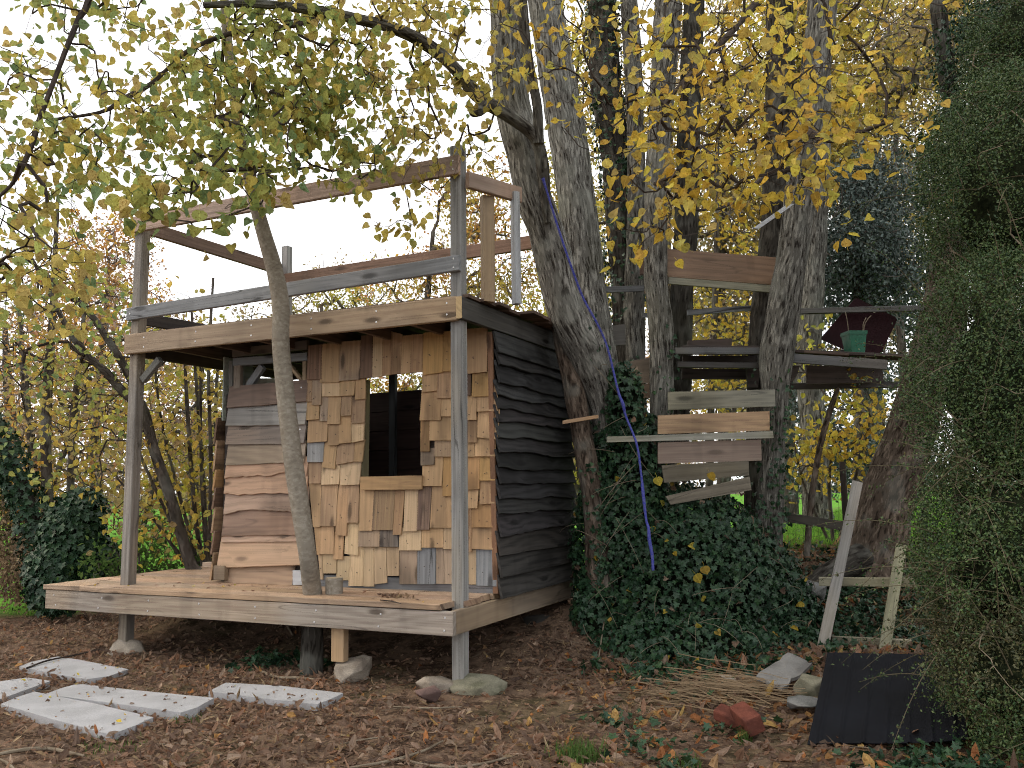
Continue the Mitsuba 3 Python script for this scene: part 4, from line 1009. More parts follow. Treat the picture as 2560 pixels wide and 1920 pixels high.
def box_at(c, ax, dims, seed, amp=0.004, cham=0.006, pitch=0.02):
    b = trimesh.creation.box(dims)
    b = b.subdivide().subdivide().subdivide()
    v = np.array(b.vertices)
    h = np.array(dims) / 2
    inner = np.clip(v, -(h - cham * 2), h - cham * 2)
    d = v - inner
    v = inner + unit(d) * np.minimum(np.linalg.norm(d, axis=1, keepdims=True), cham * 2)
    v = v + (meshkit.fbm(v * 22 + seed, 3, seed)[:, None] - 0.5) * amp * 2 * unit(v)
    b.vertices = v @ np.array(ax) + np.array(c)
    return b


def axes(yaw, pitch=0.0, roll=0.0):
    R = trimesh.transformations.euler_matrix(roll, pitch, yaw, 'sxyz')[:3, :3]
    return R.T


put_solid('brick', box_at([2.098,-0.229,-0.48], axes(-0.95, 0.12, 0.35), (0.23, 0.105, 0.105), 3), S_BRICK, smooth=30, label='red brick half under the dry stalks', cat='brick')
put_solid('brick', box_at([1.985,-0.111,-0.51], axes(-0.3, 0.2, 0.3), (0.20, 0.10, 0.07), 6), S_BRICK, smooth=30, label='orange brick fragment behind the red brick', cat='brick')
stone('slate_stone', 'rounded grey stone between the slate slab and the black sheet', [2.377,0.612,-0.46], (0.30, 0.26, 0.24), 41, S_STONE2, 0.5, 16)
stone('slate_stone', 'grey squared stone at the left edge of the black sheet', [2.362,0.335,-0.52], (0.30, 0.2, 0.15), 44, S_GREYST, 0.2, 12)
q = np.array([[2.14,1.161,-0.341],[2.316,1.09,-0.388],[2.185,0.55,-0.458],[1.98,0.562,-0.43]])
q[3] = q[0] + q[2] - q[1] + 0.1 * (q[3] - q[0] - q[2] + q[1])
nn = unit(np.cross(q[3] - q[0], q[1] - q[0]))
e = []
for i in range(4):
    a, b = q[i], q[(i + 1) % 4]
    for t in range(7):
        e.append(a + (b - a) * t / 7 + rng.normal(size=3) * 0.006 * (t > 0))
e = np.array(e)
m = len(e)
v = np.vstack([e, e - nn * 0.025, [e.mean(0)], [e.mean(0) - nn * 0.025]])
f = [(2 * m, i, (i + 1) % m) for i in range(m)] + [(2 * m + 1, m + (i + 1) % m, m + i) for i in range(m)] + [(i, m + i, (i + 1) % m) for i in range(m)] + [((i + 1) % m, m + i, m + (i + 1) % m) for i in range(m)]
put_solid('slate_slab', trimesh.Trimesh(v, f, process=False), S_SLATE, label='flat grey slate slab leaning on the bank beside the stalks', cat='stone slab')
stone('slate_stone', 'small pointed brown stone behind the dry stalks', [1.809,0.828,-0.48], (0.22, 0.16, 0.17), 51, S_STONE, 0.2, 9)
v, f, uv = tube(resample([[1.66,1.759,-0.47,0.05],[1.802,1.817,-0.46,0.065],[1.953,1.896,-0.46,0.055]], 0.04), 14, B_BROWN, 0.35)
put('rotten_log', (v, f), 'bark', smooth=True, uv=uv, label='short rotten log at the foot of the ivy, left of the slate slab', cat='log')
stone('slate_stone', 'long buried stone in the ivy left of the ladder', [2.074,2.771,-0.102], (0.5, 0.3, 0.24), 55, S_GREYST, -0.3, 14)
# dry stalks raked into a heap
g = np.random.default_rng(11)
st = []
c0 = np.array([1.85,0.534,-0.5])
rgt = unit(np.array([FWD[1], -FWD[0], 0]))
fw = unit(np.array([FWD[0], FWD[1], 0]))
for i in range(140):
    a = c0 + rgt * g.normal(-0.05, 0.28) + fw * g.normal(0.02, 0.13)
    th = g.normal(-0.75, 0.42)
    L = g.uniform(0.25, 0.85)
    d = rgt * math.cos(th) + fw * math.sin(th)
    h = abs(g.normal(0.06, 0.05)) * math.exp(-((a - c0) @ rgt / 0.35) ** 2)
    ss = np.linspace(-0.5, 0.5, 6)
    P = a + d * (ss * L)[:, None] + rgt * (g.normal(0, 0.05) * ss ** 2)[:, None]
    P[:, 2] = ground_z(P[:, 0], P[:, 1]) + 0.02 + h + g.normal(0, 0.03) * ss
    st.append(tube(np.hstack([P, np.full((6, 1), g.uniform(0.0015, 0.0035))]), 3, B_PALE, cap=False))
v, f, uv = join(st)
BK_ST = bark((0.29, 0.215, 0.14), (0.15, 0.11, 0.07), 60.0, 6.0, 0.0, 0.0)
uv[:, 1] += 64 * (BK_ST - B_PALE)
put('dry_stalks', (v, f), 'bark', uv=uv, label='heap of dry straw coloured stalks beside the red brick', cat='stalks', kind='stuff')

# blue rope
S_ROPE = solid((0.03, 0.038, 0.27), (0.16, 0.17, 0.42), 160.0, 0.4)
RP = [[0.357,0.97,3.503,0.016],[0.372,1.011,3.406,0.01],[0.411,1.107,3.162,0.01],[0.475,1.226,2.835,0.01],[0.54,1.369,2.529,0.011],[0.634,1.469,2.29,0.01],[0.692,1.552,2.084,0.01],[0.759,1.607,1.705,0.012],[0.792,1.623,1.594,0.017],[0.808,1.653,1.482,0.011],[0.897,1.651,1.236,0.011],[0.925,1.664,0.957,0.011],[0.938,1.648,0.838,0.016],[0.961,1.638,0.603,0.012],[0.983,1.626,0.526,0.014],[0.99,1.618,0.43,0.017],[1.007,1.626,0.295,0.015],[1.01,1.627,0.172,0.013]]
RP = [(x, y, z, r * 0.9) for x, y, z, r in RP]
v, f, uv = tube(resample(RP, 0.012), 10, 0, 0.0)
pr = np.asarray(v)
cyc = np.sin(np.arange(len(pr)) * 0.0)
put_solid('blue_rope', trimesh.Trimesh(v, f, process=False), S_ROPE, smooth=True, label='knotted blue rope tied to the leaning trunk and hanging down over the ivy', cat='rope')

# ================================================================ the big trees
def tree(name, label, cat='tree', group=None):
    return thing(name, label, cat, group)


BT = tree('lime_tree', 'huge many stemmed tree with grey furrowed trunks leaning over the playhouse')
TR = {'T1':[[np.float64(0.49143450430337954),np.float64(2.1218233567227545),np.float64(1.2055112022775),0.13009727651176678],[np.float64(0.45864670805017727),np.float64(2.050613002720742),np.float64(1.701468645980997),0.14221258538692505],[np.float64(0.36637399508252844),np.float64(1.8399066415713738),np.float64(2.140189777417601),0.17758278243856165],[np.float64(0.26093808352596654),np.float64(1.6783452809936048),np.float64(2.4921992585484327),0.17530608009960574],[np.float64(0.1918127094777306),np.float64(1.4232882351704401),np.float64(3.160503278663618),0.16262159563970846],[np.float64(0.12088468949124612),np.float64(1.3004836795001473),np.float64(3.4984152009191165),0.16088696528621824],[np.float64(0.0565822738901476),np.float64(1.1919538694385508),np.float64(3.9927460729080453),0.1593691637269143],[np.float64(-0.0022951508669833975),np.float64(1.1082154542751768),np.float64(4.407843920157613),0.1582850197559829],[np.float64(0.006091654495344921),np.float64(1.0567768623454514),np.float64(5.087698856850381),0.1572008757850515],[np.float64(0.023685209055714723),np.float64(1.0097592884088729),np.float64(5.9095992309952425),0.16001965010947317],[np.float64(0.017959927599021375),np.float64(0.8960782904104664),np.float64(7.073040037378905),0.11931004400099945],[np.float64(-0.01853642900441546),np.float64(0.7676212325926891),np.float64(8.299177615541419),0.07589007796519728]],'T1b':[[np.float64(0.13872167952996875),np.float64(1.7860554352264084),np.float64(2.6603859902204228),0.07353629976580796],[np.float64(0.1619381522785968),np.float64(1.7972038266457069),np.float64(2.301930116696167),0.08456674473067916],[np.float64(0.20957363170298784),np.float64(1.8200780580510973),np.float64(2.006971626078223),0.08456674473067916],[np.float64(0.26011078662293624),np.float64(1.8443456541827539),np.float64(1.7146244389066778),0.09559718969555035],[np.float64(0.30330713346096555),np.float64(1.8650882444826773),np.float64(1.413970092030885),0.09192037470725996],[np.float64(0.35599872381978087),np.float64(1.8571108586756064),np.float64(1.0824464165179943),0.09889461358313818],[np.float64(0.3978276820790616),np.float64(1.8550104869321284),np.float64(0.7532091757947516),0.09133489461358314],[np.float64(0.4274517420312076),np.float64(1.8692357579003382),np.float64(0.3677169346912307),0.10960187353629976],[np.float64(0.4427722712761957),np.float64(1.8765925712553744),np.float64(-0.05482243208422666),0.12786885245901639]],'T2':[[np.float64(0.3404755169389384),np.float64(2.603992668521919),np.float64(1.1410219831362878),0.21896955503512883],[np.float64(0.2533323310562765),np.float64(2.562147106697631),np.float64(1.9425324909152812),0.20702576112412177],[np.float64(0.18821772348345553),np.float64(2.475413639006859),np.float64(2.7227871979486),0.1899765807962529],[np.float64(0.10563150988790135),np.float64(2.380290425605181),np.float64(3.9244065088116553),0.19278688524590165],[np.float64(0.00825170531138504),np.float64(2.2780634309987304),np.float64(4.902567348333934),0.19163934426229506],[np.float64(-0.07922202800244876),np.float64(2.180593264057689),np.float64(5.724761491451485),0.17105386416861829],[np.float64(-0.15956284609415725),np.float64(2.0310823957178745),np.float64(6.723854661778386),0.15362997658079625],[np.float64(-0.24781702143815965),np.float64(1.877771587350801),np.float64(8.008176021579386),0.1062295081967213]],'T3':[[np.float64(0.3661092457493087),np.float64(3.060028837777977),np.float64(1.1513620612525246),0.1250585480093677],[np.float64(0.3550539403977613),np.float64(3.110186034264719),np.float64(2.6399125711966622),0.11737704918032786],[np.float64(0.33834415238650073),np.float64(3.1021621083522852),np.float64(3.420053376109271),0.12995316159250586],[np.float64(0.2964497198024722),np.float64(3.137510566873545),np.float64(4.482016342241788),0.14754098360655737],[np.float64(0.2242228888705529),np.float64(3.1028277366726447),np.float64(5.208667239289312),0.1601873536299766],[np.float64(0.207519823162207),np.float64(3.0948070387640896),np.float64(6.124538461126814),0.14754098360655737],[np.float64(0.19590500370185895),np.float64(3.089229681901553),np.float64(7.283031470745284),0.12646370023419204],[np.float64(0.20613494380663402),np.float64(3.094142029169757),np.float64(8.531808626429815),0.08430913348946135]],'T4':[[np.float64(0.47125133131661634),np.float64(2.9995855911207454),np.float64(1.146882677603533),0.11953161592505857],[np.float64(0.4904062771273384),np.float64(3.008783665084242),np.float64(2.290305158288093),0.10304449648711946],[np.float64(0.49395506356651453),np.float64(3.0104877680595648),np.float64(2.7923218010554507),0.10716627634660422],[np.float64(0.5506729377354048),np.float64(3.0377233033000626),np.float64(4.059696359840591),0.0948009367681499],[np.float64(0.5623592578880737),np.float64(3.0433349943060053),np.float64(5.107230828293168),0.0948009367681499],[np.float64(0.5453232773873101),np.float64(3.035154432991183),np.float64(6.002703942768314),0.0948009367681499],[np.float64(0.5219723696829722),np.float64(3.0239414868256524),np.float64(7.135600010052001),0.08243559718969555],[np.float64(0.5088593665181725),np.float64(3.0176447123954224),np.float64(8.109682967053809),0.05358313817330211]],'T5':[[np.float64(0.9193230051668101),np.float64(2.327292488192103),np.float64(0.9321932020350069),0.12365339578454333],[np.float64(0.9372469526811095),np.float64(2.3358994451933635),np.float64(1.5746011631714758),0.10866510538641687],[np.float64(0.9549074157457004),np.float64(2.3443798787640384),np.float64(2.314698066326609),0.1161592505854801],[np.float64(0.9318427928437761),np.float64(2.3333044046025138),np.float64(2.765876163253716),0.11241217798594848],[np.float64(0.9313908364446329),np.float64(2.3330873782309087),np.float64(3.0724651617457384),0.10866510538641687],[np.float64(0.9607999516026041),np.float64(2.347209434179122),np.float64(3.7661356171952765),0.10866510538641687],[np.float64(1.057967578231768),np.float64(2.3384027853841673),np.float64(4.693000954487477),0.1191569086651054],[np.float64(1.1437995227684474),np.float64(2.3241528195814984),np.float64(5.4711641394807655),0.13320843091334894],[np.float64(1.2546711391042529),np.float64(2.3219267329119724),np.float64(6.2365321991550475),0.11765807962529273],[np.float64(1.350445057150663),np.float64(2.3124508347881823),np.float64(7.363754604406538),0.08037470725995316]],'T6':[[np.float64(0.8077232140685544),np.float64(3.2720888448410057),np.float64(1.1438625204779083),0.1250585480093677],[np.float64(0.8824049568111636),np.float64(3.3079505069024475),np.float64(2.1925480462052267),0.12088992974238877],[np.float64(0.9322069967410116),np.float64(3.3318651058438515),np.float64(3.053875186056518),0.12088992974238877],[np.float64(0.9929433924220497),np.float64(3.361030307628848),np.float64(3.66850696595169),0.1250585480093677],[np.float64(1.0629399310051417),np.float64(3.394642166698459),np.float64(4.838232441808704),0.12088992974238877],[np.float64(1.166195699661477),np.float64(3.444224880564819),np.float64(6.233871785638052),0.11255269320843092],[np.float64(1.2517968005824034),np.float64(3.485329943737939),np.float64(7.436763571182985),0.08337236533957845]],'L1':[[np.float64(0.27585529346540344),np.float64(1.2417813951674046),np.float64(3.200124670384412),0.03165700395119658],[np.float64(0.2927113235873748),np.float64(1.1389437885388165),np.float64(3.5448180081307905),0.05073793783958905],[np.float64(0.30012738111150905),np.float64(1.0537595230361538),np.float64(3.787106532117747),0.05403373551122047],[np.float64(0.2658644931724997),np.float64(0.9596544886953915),np.float64(3.9136737967808672),0.055413308714230655],[np.float64(0.15583882707460853),np.float64(0.7958891593795949),np.float64(4.013491169400546),0.0546273043353054],[np.float64(0.014181591469306906),np.float64(0.6169345667379892),np.float64(4.1023092827382435),0.05569789650660015],[np.float64(-0.04322879604132278),np.float64(0.47843473432507133),np.float64(4.1661161493784835),0.05854377443029505],[np.float64(-0.09700122491383976),np.float64(0.2862159462663266),np.float64(4.2738912348290965),0.051876289009066996],[np.float64(-0.1983040500186454),np.float64(0.1266392655334621),np.float64(4.390408482321512),0.05285201858290525],[np.float64(-0.3240038287359478),np.float64(-0.15558442245767862),np.float64(4.4396782547864975),0.047810749118074286],[np.float64(-0.46792027293256855),np.float64(-0.44655562861476755),np.float64(4.416700299079861),0.04298630844742961],[np.float64(-0.688247369681751),np.float64(-0.7742187074987462),np.float64(4.389761272008673),0.0367795842138474],[np.float64(-0.9159211165043519),np.float64(-1.105409597498819),np.float64(4.325922803991774),0.02935319801296738],[np.float64(-1.1178713165639005),np.float64(-1.4242482162855963),np.float64(4.203939538105379),0.022360469400459916]],'L2':[[np.float64(0.3183073343575472),np.float64(0.9848371823371537),np.float64(3.820961414467461),0.049680897467930946],[np.float64(0.3332315493091483),np.float64(0.936537809778028),np.float64(4.132798663339483),0.0417395428808585],[np.float64(0.3051575240103755),np.float64(0.8675909763473737),np.float64(4.444370157001129),0.041441403288852374],[np.float64(0.28503777115419227),np.float64(0.8024637301385107),np.float64(4.796942040606754),0.044883560396559545],[np.float64(0.2883581959718703),np.float64(0.7485922969239593),np.float64(5.276061841738715),0.0371319310044001],[np.float64(0.2641150913019412),np.float64(0.681485045376782),np.float64(5.843224307762728),0.025802626508167077]],'L3':[[np.float64(-0.5784718624255458),np.float64(-0.6660393812488696),np.float64(4.396371951683832),0.022295081967213116],[np.float64(-0.8826481543750276),np.float64(-0.9230345131591732),np.float64(4.22579544177754),0.016440281030444964],[np.float64(-1.1341107799237689),np.float64(-1.099251024510348),np.float64(4.1715744260493945),0.016299765807962528],[np.float64(-1.3778375244384706),np.float64(-1.271752818700377),np.float64(4.026890655330857),0.016159250585480095],[np.float64(-1.4871340609937347),np.float64(-1.3797021464956958),np.float64(3.852640792355711),0.01468384074941452],[np.float64(-1.5635483152605654),np.float64(-1.4718616272423068),np.float64(3.7047999687818534),0.015878220140515223],[np.float64(-1.6705070634596357),np.float64(-1.5786883650588417),np.float64(3.5835022551379465),0.018360655737704918],[np.float64(-1.7742255733828614),np.float64(-1.6839591626176975),np.float64(3.464302071414333),0.011697892271662763],[np.float64(-2.0446211276562916),np.float64(-1.8692671368461944),np.float64(3.3898172081898315),0.007728337236533957]],'L4':[[np.float64(-1.51998879829192),np.float64(-1.9501375516401225),np.float64(4.400966133782862),0.024355971896955503],[np.float64(-1.5235672189232403),np.float64(-2.0073217632529863),np.float64(4.008041740328324),0.019297423887587824],[np.float64(-1.5289160917529567),np.float64(-2.065356133902091),np.float64(3.8699445929034697),0.01911007025761124],[np.float64(-1.570032429068389),np.float64(-2.140565796357147),np.float64(3.5492938997327173),0.016557377049180328],[np.float64(-1.6169490008771774),np.float64(-2.2185606917438294),np.float64(3.186774156102521),0.01639344262295082],[np.float64(-1.6165972476560113),np.float64(-2.2738576607540875),np.float64(2.961292095017815),0.013911007025761125],[np.float64(-1.6389048358270433),np.float64(-2.3400354905169203),np.float64(2.7496594800469687),0.011475409836065575],[np.float64(-1.7153907018621886),np.float64(-2.376763480243707),np.float64(2.6496510729810616),0.010327868852459017],[np.float64(-1.7877529905926413),np.float64(-2.4669772348541334),np.float64(2.5313140283077145),0.007950819672131147]],'STUB':[[np.float64(0.007022178037842177),np.float64(0.6134966653767124),np.float64(4.090147149717914),0.05569789650660015],[np.float64(0.02004619240669439),np.float64(0.45335307249229817),np.float64(3.9684727931428503),0.050846352236682185],[np.float64(0.016456828232002375),np.float64(0.3628840787640601),np.float64(3.9242390980619293),0.04665071506917771]]}
for n, s in (('T1', 1), ('T1b', 2), ('T2', 3), ('T3', 4), ('T4', 5), ('T5', 6), ('T6', 7)):
    kb = {'T3': B_DARK, 'T6': B_DARK, 'T1b': B_BROWN, 'T1': B_LIGHT, 'T2': B_LIGHT}.get(n, B_GREY)
    trunk('trunk', TR[n], kb, BT, 0.03, 72, 0.07, 0.010, s)
for n, s in (('L1', 11), ('L2', 12), ('L3', 13), ('L4', 14), ('STUB', 15)):
    trunk('limb', TR[n], B_LIMB if n not in ('L3', 'L4') else B_TWIG, BT, 0.05, 18, 0.14, 0.006, s)

FT = tree('slim_tree', 'slim smooth barked young tree growing up through the deck')
FTP = [[-1.471,0.263,-0.65,0.1],[-1.429,0.211,0.05,0.078],[-1.348,0.04,0.368,0.069],[-1.392,0.019,0.661,0.073],[-1.472,0.003,1.106,0.075],[-1.551,-0.013,1.637,0.074],[-1.61,-0.019,2.104,0.07],[-1.628,-0.005,2.401,0.074],[-1.661,-0.043,2.694,0.068],[-1.736,-0.146,3.117,0.058],[-1.776,-0.232,3.417,0.05],[-1.793,-0.362,3.855,0.044],[-1.785,-0.469,4.289,0.041],[-1.761,-0.568,4.637,0.037],[-1.727,-0.663,5.139,0.031],[-1.701,-0.761,5.756,0.022]]
trunk('trunk', FTP[1:], B_SMOOTH, FT, 0.035, 36, 0.07, 0.0, 21)
trunk('shade_tinted_base', [FTP[0], [*(0.5 * (np.array(FTP[0][:3]) + np.array(FTP[1][:3]))), 0.085], [*FTP[1][:3], 0.0765]], B_DARK, FT, 0.05, 30, 0.1, 0.01, 22)  # darker bark below the deck paints in the shade under it

RT = tree('forked_tree', 'tall tree with two dark trunks rising at the right end of the plank platform')
RTP = {'a':[[np.float64(1.7657629035066957),np.float64(2.678281259446554),np.float64(0.19076693387702848),0.14894613583138175],[np.float64(1.8325796822656115),np.float64(2.654900341096155),np.float64(0.7342285953617075),0.11840749414519906],[np.float64(1.8704821243869716),np.float64(2.65091448315959),np.float64(1.1166651673633239),0.11072599531615925],[np.float64(1.920546970511822),np.float64(2.652768928437844),np.float64(1.5423110069808406),0.10676346604215457],[np.float64(1.942938877199387),np.float64(2.6524281931742024),np.float64(1.9771284182917817),0.14707259953161592],[np.float64(2.0227372878312764),np.float64(2.6796536684591756),np.float64(2.4157952979435464),0.15055737704918032],[np.float64(2.1252575409666674),np.float64(2.7066968414026467),np.float64(2.9295393311797056),0.1391850117096019],[np.float64(2.2476682746814967),np.float64(2.743291287074686),np.float64(3.616853786514678),0.14978922716627632],[np.float64(2.363388480133229),np.float64(2.798859338236713),np.float64(4.328464647665451),0.1424824355971897],[np.float64(2.471845511149962),np.float64(2.8509396627132633),np.float64(5.068096897547152),0.13882903981264638],[np.float64(2.5361907794673297),np.float64(2.881837820454482),np.float64(5.549769823762606),0.13517564402810303],[np.float64(2.6627516186785347),np.float64(2.8871455912995483),np.float64(6.353690060797292),0.11978922716627635],[np.float64(2.805377518844144),np.float64(2.900167694534111),np.float64(7.427053298120714),0.07934426229508197]],'b':[[np.float64(1.636633997553435),np.float64(3.004535591523837),np.float64(0.16225454618565682),0.15550351288056208],[np.float64(1.680100081658545),np.float64(3.080873586315643),np.float64(1.3089488995985672),0.11733021077283372],[np.float64(1.7220400886327754),np.float64(3.1564787693071703),np.float64(2.186166791189102),0.11016393442622952],[np.float64(1.7895430452640795),np.float64(3.18889322737898),np.float64(2.712904955901677),0.12196721311475411],[np.float64(1.9164007188668355),np.float64(3.2498094145697634),np.float64(3.400758697519234),0.14557377049180328],[np.float64(2.00693292056716),np.float64(3.293282358609712),np.float64(4.21384426047086),0.15737704918032788],[np.float64(2.043429682926976),np.float64(3.3108078542666006),np.float64(4.889932861900559),0.1495081967213115],[np.float64(2.0819435216652042),np.float64(3.329301936204129),np.float64(5.917589156913818),0.1298360655737705],[np.float64(2.114265481515178),np.float64(3.3448227202503467),np.float64(6.823432585180189),0.11409836065573771],[np.float64(2.144165503274103),np.float64(3.359180506190665),np.float64(7.846317124100902),0.07081967213114754]],'l':[[np.float64(2.1798049501414707),np.float64(2.5997720257956036),np.float64(3.8161297441539572),0.032459016393442626],[np.float64(2.0188513983003102),np.float64(2.1896879600746337),np.float64(3.6297716402139395),0.022529274004683842],[np.float64(1.890348698281427),np.float64(1.57332305743874),np.float64(3.272721367751941),0.016159250585480095],[np.float64(1.8369324159839329),np.float64(0.9930141390212275),np.float64(3.004472663903234),0.011990632318501171],[np.float64(1.7605804295307521),np.float64(0.5126234093446899),np.float64(2.858491012326798),0.00702576112412178]],'m':[[np.float64(2.360338901758386),np.float64(2.5755314375547758),np.float64(4.123116379090248),0.04271662763466042],[np.float64(2.6028255775191864),np.float64(2.026381338695801),np.float64(3.791048143274341),0.02622950819672131],[np.float64(2.849657428352789),np.float64(1.4793177631869268),np.float64(3.6020722882492313),0.017985948477751756],[np.float64(3.0858071831052136),np.float64(1.0380564752049364),np.float64(3.475159100087903),0.011053864168618267]],'n':[[np.float64(2.127171119804626),np.float64(3.1291564054810985),np.float64(6.060080620134191),0.05761124121779859],[np.float64(1.977557574224527),np.float64(2.1698589481923833),np.float64(5.2414367932951516),0.034660421545667446],[np.float64(1.8527791428707912),np.float64(1.2224871428894901),np.float64(4.458704964469038),0.024730679156908665],[np.float64(1.768908562301539),np.float64(0.40569076473664906),np.float64(3.8344493334129917),0.016580796252927403],[np.float64(1.7340969115509366),np.float64(-0.1656843368628538),np.float64(3.3894178235461405),0.010117096018735363]]}
trunk('trunk', RTP['a'], B_GREY, RT, 0.03, 72, 0.07, 0.010, 31)
trunk('trunk', RTP['b'], B_DARK, RT, 0.04, 56, 0.07, 0.010, 32)
for n in 'lmn':
    trunk('limb', RTP[n], B_TWIG, RT, 0.06, 14, 0.14, 0.0, 33)

# crowns: where foliage hangs (centre, radius) and how many twig ends
def clumps(L, g):
    return np.vstack([ball(c, r, n, g) for c, r, n in L])


g = np.random.default_rng(101)
A = clumps([[[-2.025,-1.749,3.869],1.1,80],[[-1.572,-2.308,2.766],0.7,40],[[-1.666,-1.466,3.673],1.0,44],[[-0.974,-2.686,2.085],0.36,22],[[-0.794,-2.6,1.935],0.25,13],[[-1.298,-1.289,4.151],1.0,70],[[-1.364,-1.875,3.027],0.45,22],[[-1.552,-2.187,3.039],0.5,30],[[-1.147,-2.659,1.915],0.2,10],[[-0.173,-0.194,4.072],1.0,90],[[-0.219,0.227,3.567],0.65,44],[[-0.315,-0.484,4.302],1.0,90],[[-0.561,-0.602,3.941],0.7,60],[[-0.009,0.328,4.634],0.6,50],[[-0.522,0.082,3.302],0.4,18],[[-0.703,-0.671,5.666],1.5,60],[[-1.858,-1.779,5.471],1.5,60],[[0.191,0.314,6.253],1.3,40]], g)
pos, paths, cnt = grow([resample(TR[n], 0.15) for n in ('L1', 'L2', 'L3', 'L4')], A, g, 0.16, 0.40, 0.06)
put('twigs', twig_mesh(pos, paths, cnt, B_TWIG, 0.0019, 0.47, 0.012)[:2], 'bark', BT, smooth=False, uv=twig_mesh(pos, paths, cnt, B_TWIG, 0.0019, 0.47, 0.012)[2], kind='stuff')
C, D = leaf_spots(pos, paths, 4.3, g, 0.2, 0.07)
tip, nrm = droop(D, g)
rr = np.linalg.norm(C - np.array(TR['L1'][6][:3]), axis=1)
ix = np.where(g.uniform(size=len(C)) < np.clip((C[:, 0] + 3.2) / 3.0, 0.08, 0.92), pick(P_MID, len(C), g), pick(P_GREEN, len(C), g))
crown(BT, C, tip, nrm, g.uniform(0.038, 0.08, len(C)), ix, LIME, g, singles=300)

g = np.random.default_rng(102)
A = clumps([[[-1.044,-0.945,3.705],0.62,80],[[-0.81,-1.72,3.037],0.36,36],[[-0.585,-0.836,3.598],0.6,64],[[-0.434,-1.429,2.949],0.22,24],[[-0.623,-2.185,2.451],0.22,18],[[-0.436,-0.653,3.5],0.42,30],[[-1.246,-0.931,4.099],0.6,60],[[-0.872,-0.752,4.056],0.5,50],[[-0.634,-2.301,2.47],0.15,8],[[-0.547,-1.816,2.605],0.22,16],[[-0.337,-0.938,3.004],0.12,6],[[-1.479,-0.821,5.244],1.0,40]], g)
pos, paths, cnt = grow([resample(FTP[9:], 0.15)], A, g, 0.15, 0.40, 0.06)
tm = twig_mesh(pos, paths, cnt, B_TWIG, 0.0019, 0.47, 0.013)
put('twigs', tm[:2], 'bark', FT, uv=tm[2], kind='stuff')
C, D = leaf_spots(pos, paths, 4.0, g, 0.25, 0.07)
tip, nrm = droop(D, g)
ix = np.where(g.uniform(size=len(C)) < 0.28, pick(P_MID, len(C), g), pick(P_GREEN, len(C), g))
crown(FT, C, tip, nrm, g.uniform(0.045, 0.09, len(C)), ix, LIME, g, singles=300)

g = np.random.default_rng(103)
A = clumps([[[1.97,-0.274,3.526],0.55,50],[[2.282,-0.346,3.059],0.58,64],[[2.579,-0.426,2.825],0.46,44],[[1.674,-0.417,2.638],0.32,26],[[1.627,-0.439,2.399],0.15,12],[[2.784,-0.327,2.992],0.42,26],[[1.213,0.028,4.055],0.7,44],[[2.067,0.216,4.068],0.7,64],[[2.474,-0.032,3.423],0.55,44],[[1.843,-0.335,2.97],0.4,34],[[2.972,-0.015,3.047],0.38,24],[[2.639,-0.618,2.554],0.2,16],[[1.439,-0.085,3.469],0.5,26],[[0.713,0.01,4.283],0.55,36],[[2.839,0.809,4.132],0.5,22],[[2.197,0.5,5.268],1.3,70],[[3.117,1.386,5.553],1.3,70],[[2.03,-0.689,2.526],0.25,12],[[2.291,-0.342,2.677],0.25,14]], g)
pos, paths, cnt = grow([resample(RTP[n], 0.15) for n in 'lmn'], A, g, 0.15, 0.40, 0.06)
tm = twig_mesh(pos, paths, cnt, B_TWIG, 0.0019, 0.47, 0.012)
put('twigs', tm[:2], 'bark', RT, uv=tm[2], kind='stuff')
C, D = leaf_spots(pos, paths, 2.2, g, 0.2, 0.08)
tip, nrm = droop(D, g, 0.35, 0.8)
nrm = unit(nrm + [0, 0, 0.6])
ix = np.where(g.uniform(size=len(C)) < 0.72, pick(P_YELLOW, len(C), g), pick(P_MID, len(C), g))
crown(RT, C, tip, nrm, g.uniform(0.04, 0.08, len(C)), ix, LIME, g, singles=300, curl=0.5)

# ================================================================ ivy
def ellipsoid_leaves(E, dens, g, below=None):
    C, N = [], []
    for c, r in E:
        r = np.array(r, float)
        n = int(dens * 4 * math.pi * (r[0] * r[1] * r[2]) ** (2 / 3))
        d = unit(g.normal(size=(n, 3)))
        p = np.array(c) + d * r * g.normal(1.0, 0.05, (n, 1))
        nn = unit(d / r)
        ok = p[:, 2] > ground_z(p[:, 0], p[:, 1]) - 0.03
        for c2, r2 in E:
            if c2 is not c:
                ok &= (((p - np.array(c2)) / np.array(r2)) ** 2).sum(1) > 0.88
        C.append(p[ok])
        N.append(nn[ok])
    return np.vstack(C), np.vstack(N)


def blob(E, scale, seed):
    ms = []
    for i, (c, r) in enumerate(E):
        m = trimesh.creation.icosphere(subdivisions=3)
        v = np.array(m.vertices)
        v = v * (0.9 + 0.3 * (meshkit.fbm(v * 2.5 + i, 3, seed)[:, None] - 0.5))
        m.vertices = v * np.array(r) * scale + np.array(c)
        ms.append(m)
    return trimesh.util.concatenate(ms)


S_SHADE_CORE = solid((0.012, 0.016, 0.010), (0.006, 0.008, 0.005), 20.0, 0.3)  # near-black fill: shade between the ivy leaves put into colour


def ivy(parent, C, N, g, size=(0.022, 0.068), singles=0, pal=P_IVY):
    n = len(C)
    tip = unit(np.array([0, 0, -0.9]) + g.normal(size=(n, 3)) * 0.45 + N * 0.25)
    nrm = unit(N + g.normal(size=(n, 3)) * 0.38 + [0, 0, 0.25])
    crown(parent, C + N * g.uniform(0, 0.05, (n, 1)), tip, nrm, g.uniform(*size, n), pick(pal, n, g), IVY, g, 'glossy_leaf', singles, 0.15, 0.15)


